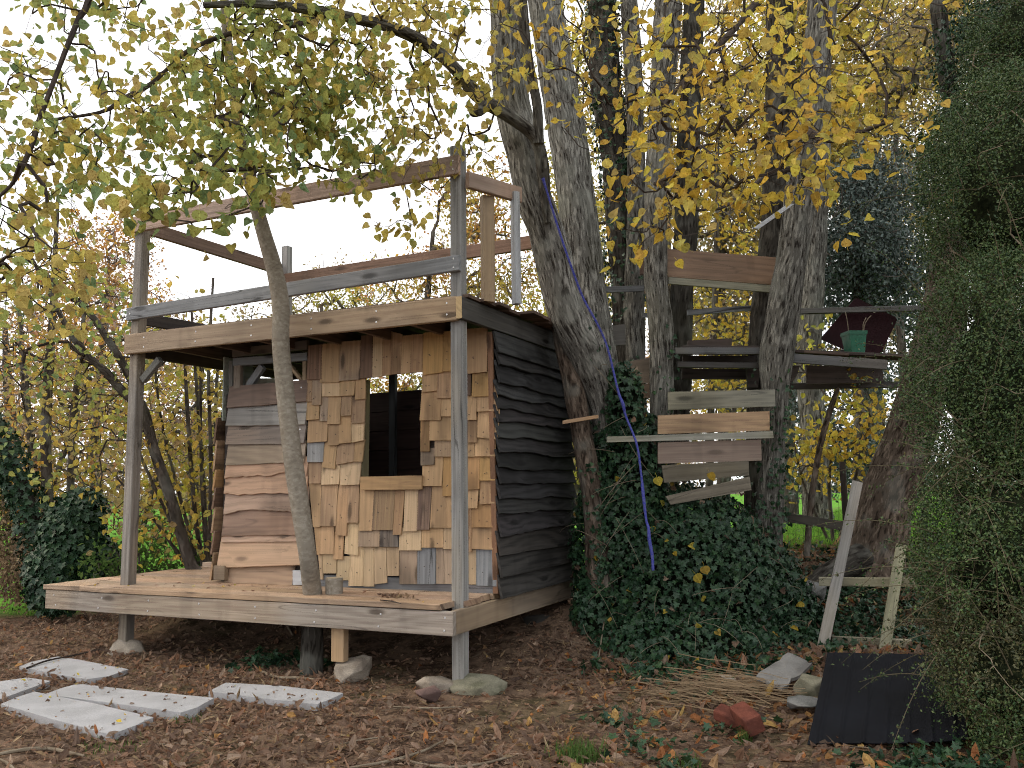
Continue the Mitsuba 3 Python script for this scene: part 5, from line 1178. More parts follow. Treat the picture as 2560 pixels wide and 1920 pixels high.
def along(P, side, g, n, r_off=0.03, wrap=1.2):
    """points on the skin of a limb, mostly on the given side"""
    P = resample(P, 0.05)
    i = g.integers(0, len(P) - 1, n)
    t = unit(P[i + 1, :3] - P[i, :3])
    s = np.array(side, float)[None] - t * (t @ np.array(side, float))[:, None]
    s = unit(s)
    b = np.cross(t, s)
    a = g.normal(0, wrap, n)[:, None]
    d = np.cos(a) * s + np.sin(a) * b
    return P[i, :3] + d * (P[i, 3:4] + r_off), d


g = np.random.default_rng(201)
IM = thing('ivy_mound', 'thick dark green ivy mound wrapped round the foot of the big trees', 'ivy')
E1 = [[[1.064,2.452,-0.08],[0.84,0.66,0.9]],[[0.554,2.207,0.243],[0.42,0.42,0.95]],[[1.567,2.638,-0.227],[0.5,0.5,0.66]],[[1.14,1.934,-0.506],[0.8,0.55,0.3]],[[1.774,2.294,-0.526],[0.56,0.45,0.23]],[[1.892,2.628,-0.293],[0.28,0.3,0.36]],[[0.666,2.15,1.051],[0.32,0.28,0.52]],[[0.709,1.949,1.677],[0.13,0.13,0.3]],[[0.396,1.854,-0.26],[0.16,0.2,0.32]]]
put_solid('stems', blob(E1, 0.90, 3), S_SHADE_CORE, parent=IM)  # dark core added behind the leaves to darken their gaps
C, N = ellipsoid_leaves(E1, 1750, g)
ivy(IM, C, N, g, singles=200)
back_dir = -FWD
rgt3 = np.array([FWD[1], -FWD[0], 0])
ig = 0
for n, (P, side, cnt_, w) in enumerate([(np.array(TR['T1'])[0:5], rgt3 * 0.9 - FWD * 0.4, 420, 0.55), (np.array(TR['T3'])[1:7], rgt3 - FWD * 0.6, 1000, 1.1), (np.array(TR['T3'])[1:7], -rgt3, 500, 0.6),
                                        (np.array(TR['T5'])[1:5], -FWD + 0.5 * rgt3, 260, 0.7), (np.array(RTP['a'])[0:5], -FWD, 420, 1.0), (np.array(TR['T1b'])[5:9], -FWD + rgt3, 160, 1.3), (np.array(TR['T4'])[0:4], -FWD, 100, 1.0), (np.array(TR['T1'])[0:2], -FWD + rgt3, 160, 1.0)]):
    C, N = along(P, side, g, cnt_, 0.02, w)
    if n in (0, 3, 4):
        C = C[C[:, 2] < g.uniform(0.3, 2.6, len(C))]
        N = N[:len(C)]
    ivy(IM, C, N, g, (0.025, 0.06))
# leaves of other trees caught in the ivy, and its loose trailing stems
E1a = [e for e in E1]
C, N = ellipsoid_leaves(E1a, 16, g)
n = len(C)
v, f, uv = leaves(C + N * 0.06, unit(g.normal(size=(n, 3)) + [0, 0, -0.4]), unit(N + g.normal(size=(n, 3)) * 0.4), g.uniform(0.04, 0.07, n), np.where(g.uniform(size=n) < 0.4, pick(P_YELLOW, n, g), pick(P_LITTER, n, g)), LIME, 0.4, 0.5, g)
put('caught_leaves', (v, f), 'leaf', IM, uv=uv, kind='stuff')
C, N = ellipsoid_leaves(E1a, 14, g)
st = []
for p, n_ in zip(C, N):
    d = unit(np.cross(n_, g.normal(size=3)) + [0, 0, -0.3])
    t = np.linspace(0, 1, 7)[:, None]
    P = p + n_ * 0.05 + d * t * g.uniform(0.15, 0.5) + n_ * 0.07 * np.sin(t * 3.1) + [0, 0, -0.1] * t ** 2
    st.append(tube(np.hstack([P, np.full((7, 1), g.uniform(0.0015, 0.003))]), 4, B_PALE, cap=False))
v, f, uv = join(st)
put('trailing_stems', (v, f), 'bark', IM, uv=uv, kind='stuff')
# ivy stems crawling up the dark trunk
st = []
for i in range(16):
    P = resample(np.array(TR['T3']), 0.08)
    a = g.uniform(-1.6, 1.6) + np.cumsum(g.normal(0, 0.12, len(P)))
    t = unit(np.gradient(P[:, :3], axis=0))
    b = unit(np.cross(t, FWD))
    d = np.cos(a)[:, None] * -np.cross(b, t) * -1 + np.sin(a)[:, None] * b
    st.append(tube(np.hstack([P[:, :3] + d * P[:, 3:4] * 1.02, np.full((len(P), 1), g.uniform(0.006, 0.014))]), 5, B_BACK))
v, f, uv = join(st)
put('climbing_stems', (v, f), 'bark', IM, uv=uv, kind='stuff')

# ivy and leaves creeping over the ground, low herbs
def scatter(L, g):
    out = []
    for x, y, r, n in L:
        p = np.stack([g.normal(x, r, n), g.normal(y, r, n)], 1)
        out.append(p)
    return np.vstack(out)


g = np.random.default_rng(301)
p = scatter([[1.115,1.064,0.14,170],[1.293,-0.221,0.12,60],[1.631,-0.735,0.1,40],[-2.0,0.468,0.12,150],[-2.081,0.217,0.1,60],[-1.562,0.418,0.1,60],[1.501,0.949,0.22,260],[1.927,1.382,0.22,320],[2.066,2.73,0.14,150],[0.691,1.089,0.08,40],[2.53,4.051,0.22,420],[2.238,6.404,0.2,260],[2.373,1.94,0.1,60],[1.881,-0.99,0.1,30],[3.206,-0.515,0.2,300],[2.999,-0.602,0.12,110],[2.897,-0.724,0.12,60],[-2.309,0.581,0.05,20],[1.997,-0.167,0.1,20],[1.87,-0.329,0.05,12]], g)
p = np.vstack([p, scatter([[2.51,2.647,0.2,360],[2.681,3.062,0.22,380],[2.397,3.259,0.22,380],[2.866,2.597,0.2,300],[2.197,2.719,0.18,320],[2.985,3.319,0.2,240],[2.091,3.444,0.25,320],[2.347,2.236,0.12,160],[2.577,3.789,0.3,380]], g)])
n = len(p)
C = np.stack([p[:, 0], p[:, 1], ground_z(p[:, 0], p[:, 1]) + np.abs(g.normal(0.03, 0.03, n))], 1)
N = unit(g.normal(size=(n, 3)) * 0.35 + [0, 0, 1])
tip = unit(g.normal(size=(n, 3)) + [0, 0, -0.2])
v, f, uv = leaves(C, tip, N, g.uniform(0.03, 0.07, n), pick(P_IVY, n, g), IVY, 0.15, 0.2, g)
put('ground_ivy', (v, f), 'glossy_leaf', uv=uv, label='patches of dark ivy creeping over the leaf litter', cat='ivy', kind='stuff')


def tuft_mesh(L, g, pal, hgt, wid=0.006, lean=0.5):
    p = scatter(L, g)
    n = len(p)
    C = np.stack([p[:, 0], p[:, 1], ground_z(p[:, 0], p[:, 1]) - 0.005], 1)
    a = g.uniform(0, 2 * np.pi, n)
    d = np.stack([np.cos(a), np.sin(a), 0 * a], 1)
    h = g.uniform(0.5, 1.0, n) * hgt
    wd = np.cross(d, [0, 0, 1.0]) * wid / 2
    m1 = C + d * (h * lean * 0.3)[:, None] + np.array([0, 0, 1.0]) * (h * 0.6)[:, None]
    tp = C + d * (h * lean)[:, None] + np.array([0, 0, 1.0]) * (h * 0.95)[:, None]
    v = np.stack([C - wd, C + wd, m1 + wd * 0.8, m1 - wd * 0.8, tp], 1)
    f = np.array([(0, 1, 2), (0, 2, 3), (3, 2, 4)])[None] + (np.arange(n) * 5)[:, None, None]
    uv = np.repeat(np.stack([pick(pal, n, g) + 0.5, np.full(n, 0.3)], 1)[:, None], 5, 1)
    return v.reshape(-1, 3), f.reshape(-1, 3), uv.reshape(-1, 2)


for i, (L, hh, lab) in enumerate([([[1.361,-1.032,0.07,260]], 0.13, 'bright grass tuft at the bottom edge, right of the bare branches'), ([[2.108,-0.34,0.02,40]], 0.11, 'small weed tuft among leaves below the red brick'),
                                  ([[1.911,-0.926,0.05,70]], 0.09, 'sparse grass tuft at the bottom edge, under the ivy mound'), ([[-1.311,-1.21,0.05,90],[-1.27,-1.808,0.1,90]], 0.05, 'short grass patch just below the nearest granite slab')]):
    v, f, uv = tuft_mesh(L, g, P_HERB, hh)
    put('grass_tuft', (v, f), 'leaf', uv=uv, label=lab, cat='grass', kind='stuff')

# ================================================================ leaf litter
g = np.random.default_rng(401)
n = 150000
X = g.uniform(-8.5, 5.0, n)
Yy = g.uniform(-4.2, 5.0, n)
d = np.stack([X - CAM[0], Yy - CAM[1]], 1)
dist = np.linalg.norm(d, axis=1)
fd = unit(np.array([FWD[0], FWD[1]]))
lat = d[:, 0] * fd[1] - d[:, 1] * fd[0]
dep = d @ fd
keep = (dep > 3.0) & (np.abs(lat) < dep * 0.72 + 0.5) & (g.uniform(size=n) < np.clip(1.5 - dist / 11, 0.25, 1))
r5 = np.hypot(X + 1.3, Yy - 0.3)
keep &= (r5 < 5.4) | (Yy < 0.5)
deck = (X > -4.3) & (X < 0.0) & (Yy > 0.1) & (Yy < 2.4)
keep &= ~(deck & (g.uniform(size=n) < 0.6))
dens = meshkit.fbm(np.stack([X * 0.8, Yy * 0.8, 0 * X], 1), 3, 3)
keep &= g.uniform(size=n) < np.clip(0.35 + (dens - 0.3) * 2.4, 0.2, 1)
from shapely import contains_xy
for s in SLABS:
    keep &= ~contains_xy(Polygon(s).buffer(-0.01), X, Yy)
X, Yy = X[keep], Yy[keep]
n = len(X)
Zg = ground_z(X, Yy)
C = np.stack([X, Yy, Zg + np.abs(g.normal(0.006, 0.014, n))], 1)
kindr = g.uniform(size=n)
big = kindr < 0.42
o = big
m = o.sum()
N = unit(g.normal(size=(m, 3)) * 0.55 + [0, 0, 1])
right = np.clip((X[o] - 0.2) / 1.5, 0, 1)
ix = np.where(g.uniform(size=m) < 0.03 + 0.34 * right, pick(P_FRESH, m, g), pick(P_LITTER, m, g))
v, f, uv = leaves(C[o], unit(g.normal(size=(m, 3)) * [1, 1, 0.3]), N, g.uniform(0.026, 0.078, m) * (1 + 0.35 * right), ix, LONG, 0.6, 0.7, g)
put('leaf_litter', (v, f), 'leaf', uv=uv, label='fallen brown leaves covering the ground before the playhouse', cat='fallen leaves', kind='stuff')
o = (kindr >= 0.42)
m = o.sum()
N = unit(g.normal(size=(m, 3)) * 0.6 + [0, 0, 1])
S3 = (np.array([(0, 0, 0), (.5, .14, 0), (1, 0, 0), (.5, -.14, 0)], float), OVAL[1])
ix = np.where(g.uniform(size=m) < 0.34, pick(P_STRAW, m, g), pick(P_LITTER, m, g))
v, f, uv = leaves(C[o], unit(g.normal(size=(m, 3)) * [1, 1, 0.25]), N, g.uniform(0.025, 0.085, m), ix, S3, 0.5, 0.5, g)
put('bark_chips', (v, f), 'leaf', uv=uv, label='bark chips and broken stalks mixed into the fallen leaves', cat='bark chips', kind='stuff')
st = []
for i in range(420):
    j = g.integers(0, n)
    a = C[j]
    th = g.uniform(0, 2 * np.pi)
    L = g.uniform(0.08, 0.35)
    ss = np.linspace(-0.5, 0.5, 5)
    P = a + np.stack([np.cos(th) * ss * L - np.sin(th) * ss ** 2 * L * g.normal(0, .5), np.sin(th) * ss * L + np.cos(th) * ss ** 2 * L * g.normal(0, .5), 0 * ss], 1)
    P[:, 2] = ground_z(P[:, 0], P[:, 1]) + g.uniform(0.004, 0.02)
    st.append(tube(np.hstack([P, np.full((5, 1), g.uniform(0.0012, 0.0035))]), 4, B_PALE if g.uniform() < 0.6 else B_TWIG, cap=False))
v, f, uv = join(st)
put('fallen_twigs', (v, f), 'bark', uv=uv, label='thin fallen twigs strewn over the leaf litter', cat='twigs', kind='stuff')
# a few yellow leaves caught on the ivy and hanging in front of it, each a thing
YLL = ['yellow leaf hanging before the ivy, upper of the pair near its middle', 'yellow and brown leaf hanging before the ivy, lower of the pair near its middle', 'yellow leaf hanging before the lower nailed boards',
       'yellow leaf beside the rope, left of the nailed boards', 'pale yellow leaf before the broad brown upper board']
for i, (P, lab) in enumerate(zip([[1.464,1.535,0.229],[1.4,1.504,0.164],[1.477,1.819,0.986],[1.072,1.624,0.954],[1.319,1.632,2.812]], YLL)):
    v, f, uv = leaves(np.array([P]), np.array([[0.3, 0, -1.0]]) + g.normal(size=(1, 3)) * 0.2, np.array([-FWD]) + g.normal(size=(1, 3)) * 0.2, [0.085], [P_YELLOW[0] + i * 3], LIME, 0.3, 0.3, g)
    put('yellow_leaf', (v, f), 'leaf', uv=uv, label=lab, cat='leaf')

# lawn grass behind
g = np.random.default_rng(402)
n = 90000
rr = g.uniform(0, 1, n) ** 0.6
Xl = g.uniform(-1, 1, n)
cen = [[2.45,4.171,0.464],[-5.288,0.456,-0.207]]
half = n * 3 // 4
dep = 8.2 + 22 * g.uniform(0, 1, n) ** 2.0
rgt2 = np.array([fd[1], -fd[0]])
latf = np.where(np.arange(n) < half, g.uniform(0.10, 0.52, n), g.uniform(-0.66, -0.36, n))
p = np.array(CAM[:2]) + fd * dep[:, None] + rgt2 * (latf * dep)[:, None]
r5 = np.hypot(p[:, 0] + 1.3, p[:, 1] - 0.3)
dp = (p - CAM[:2]) @ fd
p = p[np.where(p[:, 0] < -2, (r5 > 5.6) & (p[:, 1] > 0.9 - 0.1 * p[:, 0]), (dp > 9.2) & (p[:, 1] > 3.6))]
v, f, uv = tuft_mesh([[0, 0, 0, 1]], g, P_GRASS, 0.1)
n = len(p)
C = np.stack([p[:, 0], p[:, 1], ground_z(p[:, 0], p[:, 1]) - 0.005], 1)
a = g.uniform(0, 2 * np.pi, n)
dd = np.stack([np.cos(a), np.sin(a), 0 * a], 1)
h = g.uniform(0.05, 0.12, n)
wd = np.cross(dd, [0, 0, 1.0]) * 0.006
tp = C + dd * (h * 0.5)[:, None] + np.array([0, 0, 1.0]) * h[:, None]
v = np.stack([C - wd, C + wd, tp], 1).reshape(-1, 3)
put('lawn_grass', (v, np.arange(3 * n).reshape(-1, 3)), 'leaf', uv=np.repeat(np.stack([pick(P_GRASS, n, g) + 0.5, np.full(n, 0.3)], 1), 3, 0), label='bright green grass of the lawn behind the trees', cat='grass', kind='stuff')

# ================================================================ boxwood bush on the right
g = np.random.default_rng(501)
BX = thing('boxwood_bush', 'tall dense dark green boxwood bush with pale arching twigs along the right edge', 'bush')
E2 = [[[3.868,1.081,2.767],[0.74,0.74,1.0]],[[3.653,0.534,1.402],[0.66,0.66,0.95]],[[3.591,0.227,0.448],[0.62,0.6,0.75]],[[3.593,-0.049,-0.184],[0.56,0.5,0.5]],[[4.039,1.496,3.951],[0.5,0.5,0.75]],[[4.479,1.153,1.261],[0.9,0.9,2.2]]]
root = [[[3.487,0.232,-0.475],[3.531,0.309,0.178],[3.594,0.506,0.979],[3.721,0.789,1.87],[3.861,1.078,2.865],[4.015,1.373,3.969]], [[3.64,0.195,-0.451],[3.777,0.372,0.181],[3.847,0.627,0.975],[4.028,0.936,2.169]]]
A = np.vstack([ball(c, np.array(r) * 1.02, m, g, 0.55) for (c, r), m in zip(E2, (150, 170, 150, 90, 60, 60))])
A = A[A[:, 2] > -0.5]
pos, paths, cnt = grow([np.vstack([np.linspace(a, b, 5)[:-1] for a, b in zip(r[:-1], r[1:])] + [r[-1:]]) for r in (np.array(q) for q in root)], A, g, 0.12, 0.55, 0.05)
tm = twig_mesh(pos, paths, cnt, B_PALE, 0.0020, 0.42, 0.018)
put('twigs', tm[:2], 'bark', BX, uv=tm[2], kind='stuff')
S_SHADE_CORE2 = solid((0.022, 0.028, 0.015), (0.010, 0.013, 0.008), 30.0, 0.4)  # dark green fill, the inner shade of the bush as colour
put_solid('stems', blob(E2[:5], 0.6, 9), S_SHADE_CORE2, parent=BX, kind='stuff')  # dark core added inside the bush to stop light passing through
N0 = 290000
w = np.array([r[0] * r[1] for c, r in E2])
w[5] *= 0.3
w = (w / w.sum() * N0).astype(int)
C = np.vstack([ball(c, r, m, g, 0.45) for (c, r), m in zip(E2, w)])
C = C + unit(g.normal(size=C.shape)) * np.abs(g.normal(0, 0.05, (len(C), 1)))
hole = meshkit.fbm(C * 5.0, 3, 7)
C = C[(hole > 0.40) & (C[:, 2] > ground_z(C[:, 0], C[:, 1]))]
# arching sprays that break the outline
sp, SC = [], []
B_SPRAY = bark((0.15, 0.13, 0.085), (0.08, 0.068, 0.045), 60.0, 14.0, 0.0, 0.0)
for c, r in E2 + [([3.338,0.05,0.126], (.25, .3, .4)), ([3.421,0.201,0.843], (.25, .3, .4))]:
    for _ in range(44):
        d = unit(g.normal(size=3) + [0, 0, 0.3] - 0.5 * FWD)
        p0 = np.array(c) + d * np.array(r) * g.uniform(0.55, 0.9)
        L = g.uniform(0.35, 0.85)
        q_ = unit(d * 0.6 + g.normal(size=3) * 0.6 - 0.35 * np.array([FWD[1], -FWD[0], 0]))
        t_ = np.linspace(0, 1, 9)[:, None]
        P = p0 + q_ * L * t_ + np.array([0, 0, -1.0]) * L * 0.35 * t_ ** 2 + np.array([0, 0, 0.25]) * L * t_
        if P[:, 2].min() < -0.45:
            continue
        sp.append(tube(np.hstack([P, np.linspace(0.0036, 0.001, 9)[:, None]]), 4, B_SPRAY, cap=False))
        m_ = int(L * 70)
        s_ = g.uniform(0.15, 1, m_) * 8
        k_ = np.minimum(s_.astype(int), 7)
        SC.append(P[k_] + (P[k_ + 1] - P[k_]) * (s_ - k_)[:, None] + g.normal(size=(m_, 3)) * 0.018)
tm = join(sp)
put('sprays', tm[:2], 'bark', BX, uv=tm[2], kind='stuff')
C2, D2 = leaf_spots(pos, paths, 24, g, 0.2, 0.03)
C = np.vstack([C, C2] + SC)
n = len(C)
tip = unit(g.normal(size=(n, 3)) + [0, 0, 0.3])
nrm = unit(g.normal(size=(n, 3)) + [0, 0, 0.5])
tone_ = meshkit.fbm(C * 2.0, 2, 5)
ix = np.where(tone_ + g.normal(0, 0.08, n) + (0.6 - C[:, 2]) * 0.12 > 0.64, pick(P_OLIVE, n, g), pick(P_BOX, n, g))
v, f, uv = leaves(C, tip, nrm, g.uniform(0.012, 0.024, n), ix, OVAL, 0.4, 0.2, g)
put('foliage', (v, f), 'glossy_leaf', BX, uv=uv, kind='stuff')

# ================================================================ background plants
def plant(name, label, cat, stems, kb, L, pal, size, per, seed, group=None, tpl=OVAL, mat='leaf', twig=B_BACK, r0=0.003, leafy=True, sides=10, down=0.5, shell=0.0, step=0.3, rmax=0.05, pal2=None, mixp=0.3):
    g = np.random.default_rng(seed)
    t = thing(name, label, cat, group)
    S = [resample(np.array(s), 0.15) for s in stems]
    for s in S:
        v, f, uv = tube(s, sides, kb, 0.12, 0, seed)
        put('trunk', (v, f), 'bark', t, smooth=True, uv=uv)
    A = np.vstack([ball(c, r, n, g, shell) for c, r, n in L])
    A = A[A[:, 2] > -0.45]
    pos, paths, cnt = grow(S, A, g, step, 0.4, 0.08)
    tm = twig_mesh(pos, paths, cnt, twig, r0, 0.45, rmax)
    put('twigs', tm[:2], 'bark', t, uv=tm[2], kind='stuff')
    C, D = leaf_spots(pos, paths, per, g, 0.25, size[1] * 1.6)
    tip, nrm = droop(D, g, down)
    n = len(C)
    ix = pick(pal, n, g)
    if pal2:
        ix = np.where(meshkit.fbm(C * 0.9, 2, seed) + g.normal(0, 0.08, n) > 1 - mixp - 0.12, pick(pal2, n, g), ix)
    v, f, uv = leaves(C, tip, nrm, g.uniform(*size, n), ix, tpl, 0.35, 0.25, g)
    put('foliage', (v, f), mat, t, uv=uv, kind='stuff')
    return t


LV5 = (np.array([(0, 0, 0), (.3, .4, 0), (.7, .3, 0), (1, 0, 0), (.7, -.3, 0), (.3, -.4, 0)], float), np.array([(0, 2, 1), (0, 3, 2), (0, 4, 3), (0, 5, 4)]))
# left side, near
plant('hazel_thicket', 'many stemmed hazel thicket with yellow leaves behind the left corner post', 'shrub',
      [[[-4.567,2.133,-0.035,0.028],[-4.609,2.002,0.694,0.025],[-4.635,1.879,1.774,0.022],[-4.716,1.84,2.881,0.016]],[[-4.618,2.22,-0.045,0.025],[-4.669,2.195,0.963,0.022],[-4.775,2.144,2.082,0.02],[-4.873,2.097,3.23,0.014]],[[-4.368,2.007,-0.019,0.024],[-4.376,2.003,1.227,0.022],[-4.428,1.978,2.32,0.019],[-4.407,1.988,3.44,0.014]],[[-4.758,2.263,-0.052,0.023],[-4.915,2.077,0.802,0.02],[-5.062,1.895,1.686,0.017],[-5.11,1.762,2.569,0.011]],[[-4.793,2.469,-0.1,0.026],[-4.698,2.514,1.247,0.023],[-4.666,2.53,2.111,0.017],[-4.581,2.57,2.992,0.011]],[[-4.411,1.875,-0.034,0.021],[-4.611,1.668,0.547,0.019],[-4.836,1.449,1.228,0.016],[-4.96,1.279,1.748,0.01]],[[-5.065,2.781,-0.136,0.03],[-5.04,2.794,0.967,0.027],[-5.088,2.77,1.859,0.024],[-5.064,2.782,3.075,0.015]],[[-4.56,1.915,-0.015,0.019],[-4.883,1.649,0.599,0.016],[-5.199,1.386,1.079,0.011]],[[-4.452,2.077,-0.054,0.022],[-4.536,2.037,0.908,0.019],[-4.574,2.019,1.781,0.016],[-4.606,2.004,2.785,0.011]]], B_BACK,
      [[[-4.675,1.859,2.324],0.7,60],[[-4.608,2.114,1.512],0.75,70],[[-4.896,1.753,1.506],0.6,44],[[-4.682,2.3,2.492],0.6,44],[[-4.532,1.928,0.695],0.6,50],[[-4.802,1.577,0.602],0.5,34],[[-4.691,2.518,0.962],0.5,36],[[-4.9,1.973,2.979],0.4,16],[[-5.038,1.574,0.918],0.3,12],[[-4.696,2.959,2.457],0.4,14]], P_LIMEY, (0.06, 0.105), 3.4, 601, tpl=LV5, twig=B_TWIG, pal2=P_BACKY, mixp=0.5)
LEAN = [[-4.15,1.668,-0.028,0.072],[-4.24,1.625,0.073,0.067],[-4.439,1.473,0.857,0.06],[-4.585,1.348,1.402,0.058],[-4.68,1.247,1.873,0.058],[-4.803,1.133,1.982,0.053],[-4.957,1.003,2.224,0.044],[-5.247,0.809,2.58,0.033],[-5.558,0.548,3.371,0.022],[-5.777,0.332,3.85,0.015]]
LEAN2 = [[-4.689,1.243,1.895,0.044],[-4.788,1.14,2.228,0.044],[-4.951,1.006,2.583,0.039],[-5.129,0.865,2.911,0.035],[-5.368,0.695,3.18,0.028],[-5.697,0.482,3.514,0.019]]
plant('leaning_tree', 'dark leaning tree with sparse green yellow leaves crossing behind the left post', 'tree', [LEAN, LEAN2], B_BACK,
      [[[-5.065,0.341,2.662],0.8,30],[[-5.084,0.11,3.306],0.6,26],[[-4.779,0.7,2.094],0.6,24],[[-5.394,0.405,1.956],0.6,26],[[-5.147,0.745,1.321],0.5,20],[[-4.55,0.699,2.972],0.4,14],[[-4.668,0.975,1.712],0.4,14],[[-4.985,-0.064,2.585],0.5,20],[[-4.385,1.111,2.725],0.4,12]], P_BACKY, (0.05, 0.09), 4.5, 602, tpl=LV5, twig=B_TWIG, pal2=P_GREEN, mixp=0.45)
IVT = [[-6.56,1.62,-0.346,0.103],[-6.639,1.582,-0.069,0.098],[-6.784,1.513,0.603,0.086],[-6.839,1.375,1.055,0.074],[-6.97,1.201,1.506,0.068],[-7.175,0.992,1.953,0.056]]
t = plant('ivy_clad_trunk', 'leaning trunk wrapped in ivy at the left edge', 'tree', [IVT], B_DARK, [[[-7.182,0.877,2.962],0.7,14],[[-6.934,0.997,2.108],0.5,10]], P_BACKY, (0.05, 0.08), 4, 603)
g = np.random.default_rng(604)
for side in (-FWD, rgt3, -rgt3):
    C, N = along(IVT, side, g, 420, 0.06, 1.1)
    ivy(t, C + N * g.uniform(0, 0.05, (len(C), 1)), N, g, (0.05, 0.10))
t = thing('ivy_bush', 'rounded ivy covered stump behind the left end of the deck', 'bush')
E3 = [[[-6.065,1.525,0.276],[0.3,0.32,0.58]],[[-5.946,1.582,0.628],[0.2,0.22,0.3]],[[-6.084,1.405,-0.037],[0.3,0.32,0.4]],[[-5.896,1.717,0.075],[0.2,0.25,0.32]]]
put_solid('stems', blob(E3, 0.88, 5), S_SHADE_CORE, parent=t, kind='stuff')  # added dark core under the ivy leaves, shade painted in
C, N = ellipsoid_leaves(E3, 1100, g)
ivy(t, C, N, g, (0.05, 0.095))
plant('tall_sapling', 'tall grey sapling rising behind the ivy covered stump', 'tree', [[[-6.913,1.894,-0.335,0.078],[-6.988,1.858,0.707,0.072],[-7.056,1.826,1.594,0.066],[-7.06,1.824,2.497,0.057],[-7.05,1.828,3.11,0.048],[-7.057,1.825,3.982,0.033],[-7.058,1.824,4.87,0.021]]], B_BACK,
      [[[-7.006,1.849,3.109],0.9,36],[[-7.275,1.72,1.897],0.8,30],[[-6.531,2.078,2.185],0.7,26],[[-7.063,1.822,4.361],0.8,26],[[-7.288,1.714,1.064],0.4,14],[[-6.162,2.033,1.277],0.5,16]], P_BACKY, (0.06, 0.10), 5, 605, tpl=LV5, pal2=P_ORANGE, mixp=0.3)
plant('thin_sapling', 'thin forked sapling right of the ivy covered stump', 'tree', [[[-7.141,2.339,-0.333,0.05],[-7.188,2.317,1.002,0.047],[-7.195,2.313,1.934,0.044],[-7.148,2.336,2.693,0.037],[-7.123,2.348,3.464,0.025],[-7.11,2.354,4.248,0.016]]], B_BACK,
      [[[-7.08,2.369,3.528],0.7,24],[[-6.766,2.52,2.814],0.7,24],[[-6.515,2.64,2.174],0.6,20],[[-6.379,2.373,0.81],0.5,18],[[-6.86,2.363,1.672],0.5,16]], P_BACKY, (0.06, 0.10), 5, 606, tpl=LV5, pal2=P_LIMEY, mixp=0.35)
# autumn trees further off
FARL = 'autumn trees beyond the clearing'
def far_tree(i, x, d, top, L, pal, label, seed, w=30, size=(0.07, 0.13), per=24, pal2=None, mixp=0.3, kb=None, r0=0.0085):
    L = [(c, r * 1.12, int(n * 1.9)) for c, r, n in L]
    plant('autumn_tree', label, 'tree', [x], B_BACK if kb is None else kb, L, pal, size, per, seed, FARL, twig=B_FAR, r0=r0, sides=9, step=0.5, rmax=0.12, pal2=pal2, mixp=mixp)


far_tree(0, [[-16.825,10.446,0.148,0.162],[-16.97,10.377,2.369,0.15],[-16.933,10.395,4.257,0.112],[-16.837,10.44,6.183,0.062],[-16.825,10.446,7.359,0.037]], 23, 0, [[[-17.187,10.273,6.319],1.9,70],[[-15.976,10.854,4.495],1.9,60],[[-18.024,9.87,4.531],1.7,50],[[-16.464,10.62,2.36],1.6,50],[[-18.276,9.749,2.641],1.5,40],[[-15.584,11.042,2.97],1.3,30],[[-16.777,10.469,7.621],1.2,26]], P_PINK, 'orange beech tree beyond the clearing at the left', 701, pal2=P_ORANGE, mixp=0.45)
far_tree(1, [[-21.818,11.377,0.095,0.183],[-21.883,11.345,2.604,0.169],[-22.121,11.231,4.744,0.127],[-22.261,11.164,6.194,0.07]], 26, 0, [[[-22.163,11.211,4.314],1.9,50],[[-21.431,11.563,2.455],1.7,44],[[-22.703,10.952,2.477],1.9,40],[[-21.882,11.346,1.342],1.3,34],[[-21.7,11.433,5.314],1.3,20]], P_PINK, 'brownish tree beyond the clearing at the left edge', 702, pal2=P_ORANGE)
far_tree(2, [[-12.958,10.085,0.175,0.137],[-13.055,10.038,1.86,0.125],[-12.941,10.093,3.345,0.085],[-12.872,10.126,4.622,0.046]], 21, 0, [[[-13.029,10.051,2.771],1.3,36],[[-12.389,10.358,1.849],1.3,34],[[-13.51,9.82,1.641],1.2,30],[[-12.749,10.185,3.92],0.9,14],[[-11.994,10.548,2.525],1.0,16]], P_BACKY, 'yellow tree beyond the hazel thicket', 703, pal2=P_LIMEY)
far_tree(3, [[-12.706,13.534,0.033,0.156],[-12.621,13.574,2.345,0.143],[-12.53,13.618,4.314,0.098],[-12.667,13.553,5.652,0.052]], 24, 0, [[[-12.549,13.609,5.785],1.0,18],[[-11.716,14.009,6.04],1.1,20],[[-13.502,13.152,5.667],0.9,14],[[-10.881,14.41,6.431],1.0,20],[[-14.212,12.81,5.41],0.8,10],[[-12.083,13.833,6.86],0.7,8]], P_BROWNY, 'thin topped tree seen over the playhouse roof', 704, pal2=P_LIMEY, per=22)
far_tree(4, [[-7.361,11.663,0.126,0.13],[-7.306,11.689,2.596,0.119],[-7.349,11.669,4.808,0.087],[-7.192,11.744,7.077,0.049]], 20, 0, [[[-7.248,11.717,5.481],1.1,30],[[-8.043,11.336,3.596],0.8,36],[[-7.946,11.382,5.38],0.9,22],[[-6.141,12.249,6.37],1.2,44],[[-6.026,12.304,7.866],1.0,34],[[-6.352,12.148,5.24],1.0,30],[[-6.732,11.965,8.228],0.7,10],[[-5.552,12.532,5.451],0.9,24]], P_BACKY, 'yellow leaved tree behind the upper right corner post', 705, pal2=P_ORANGE, per=22)
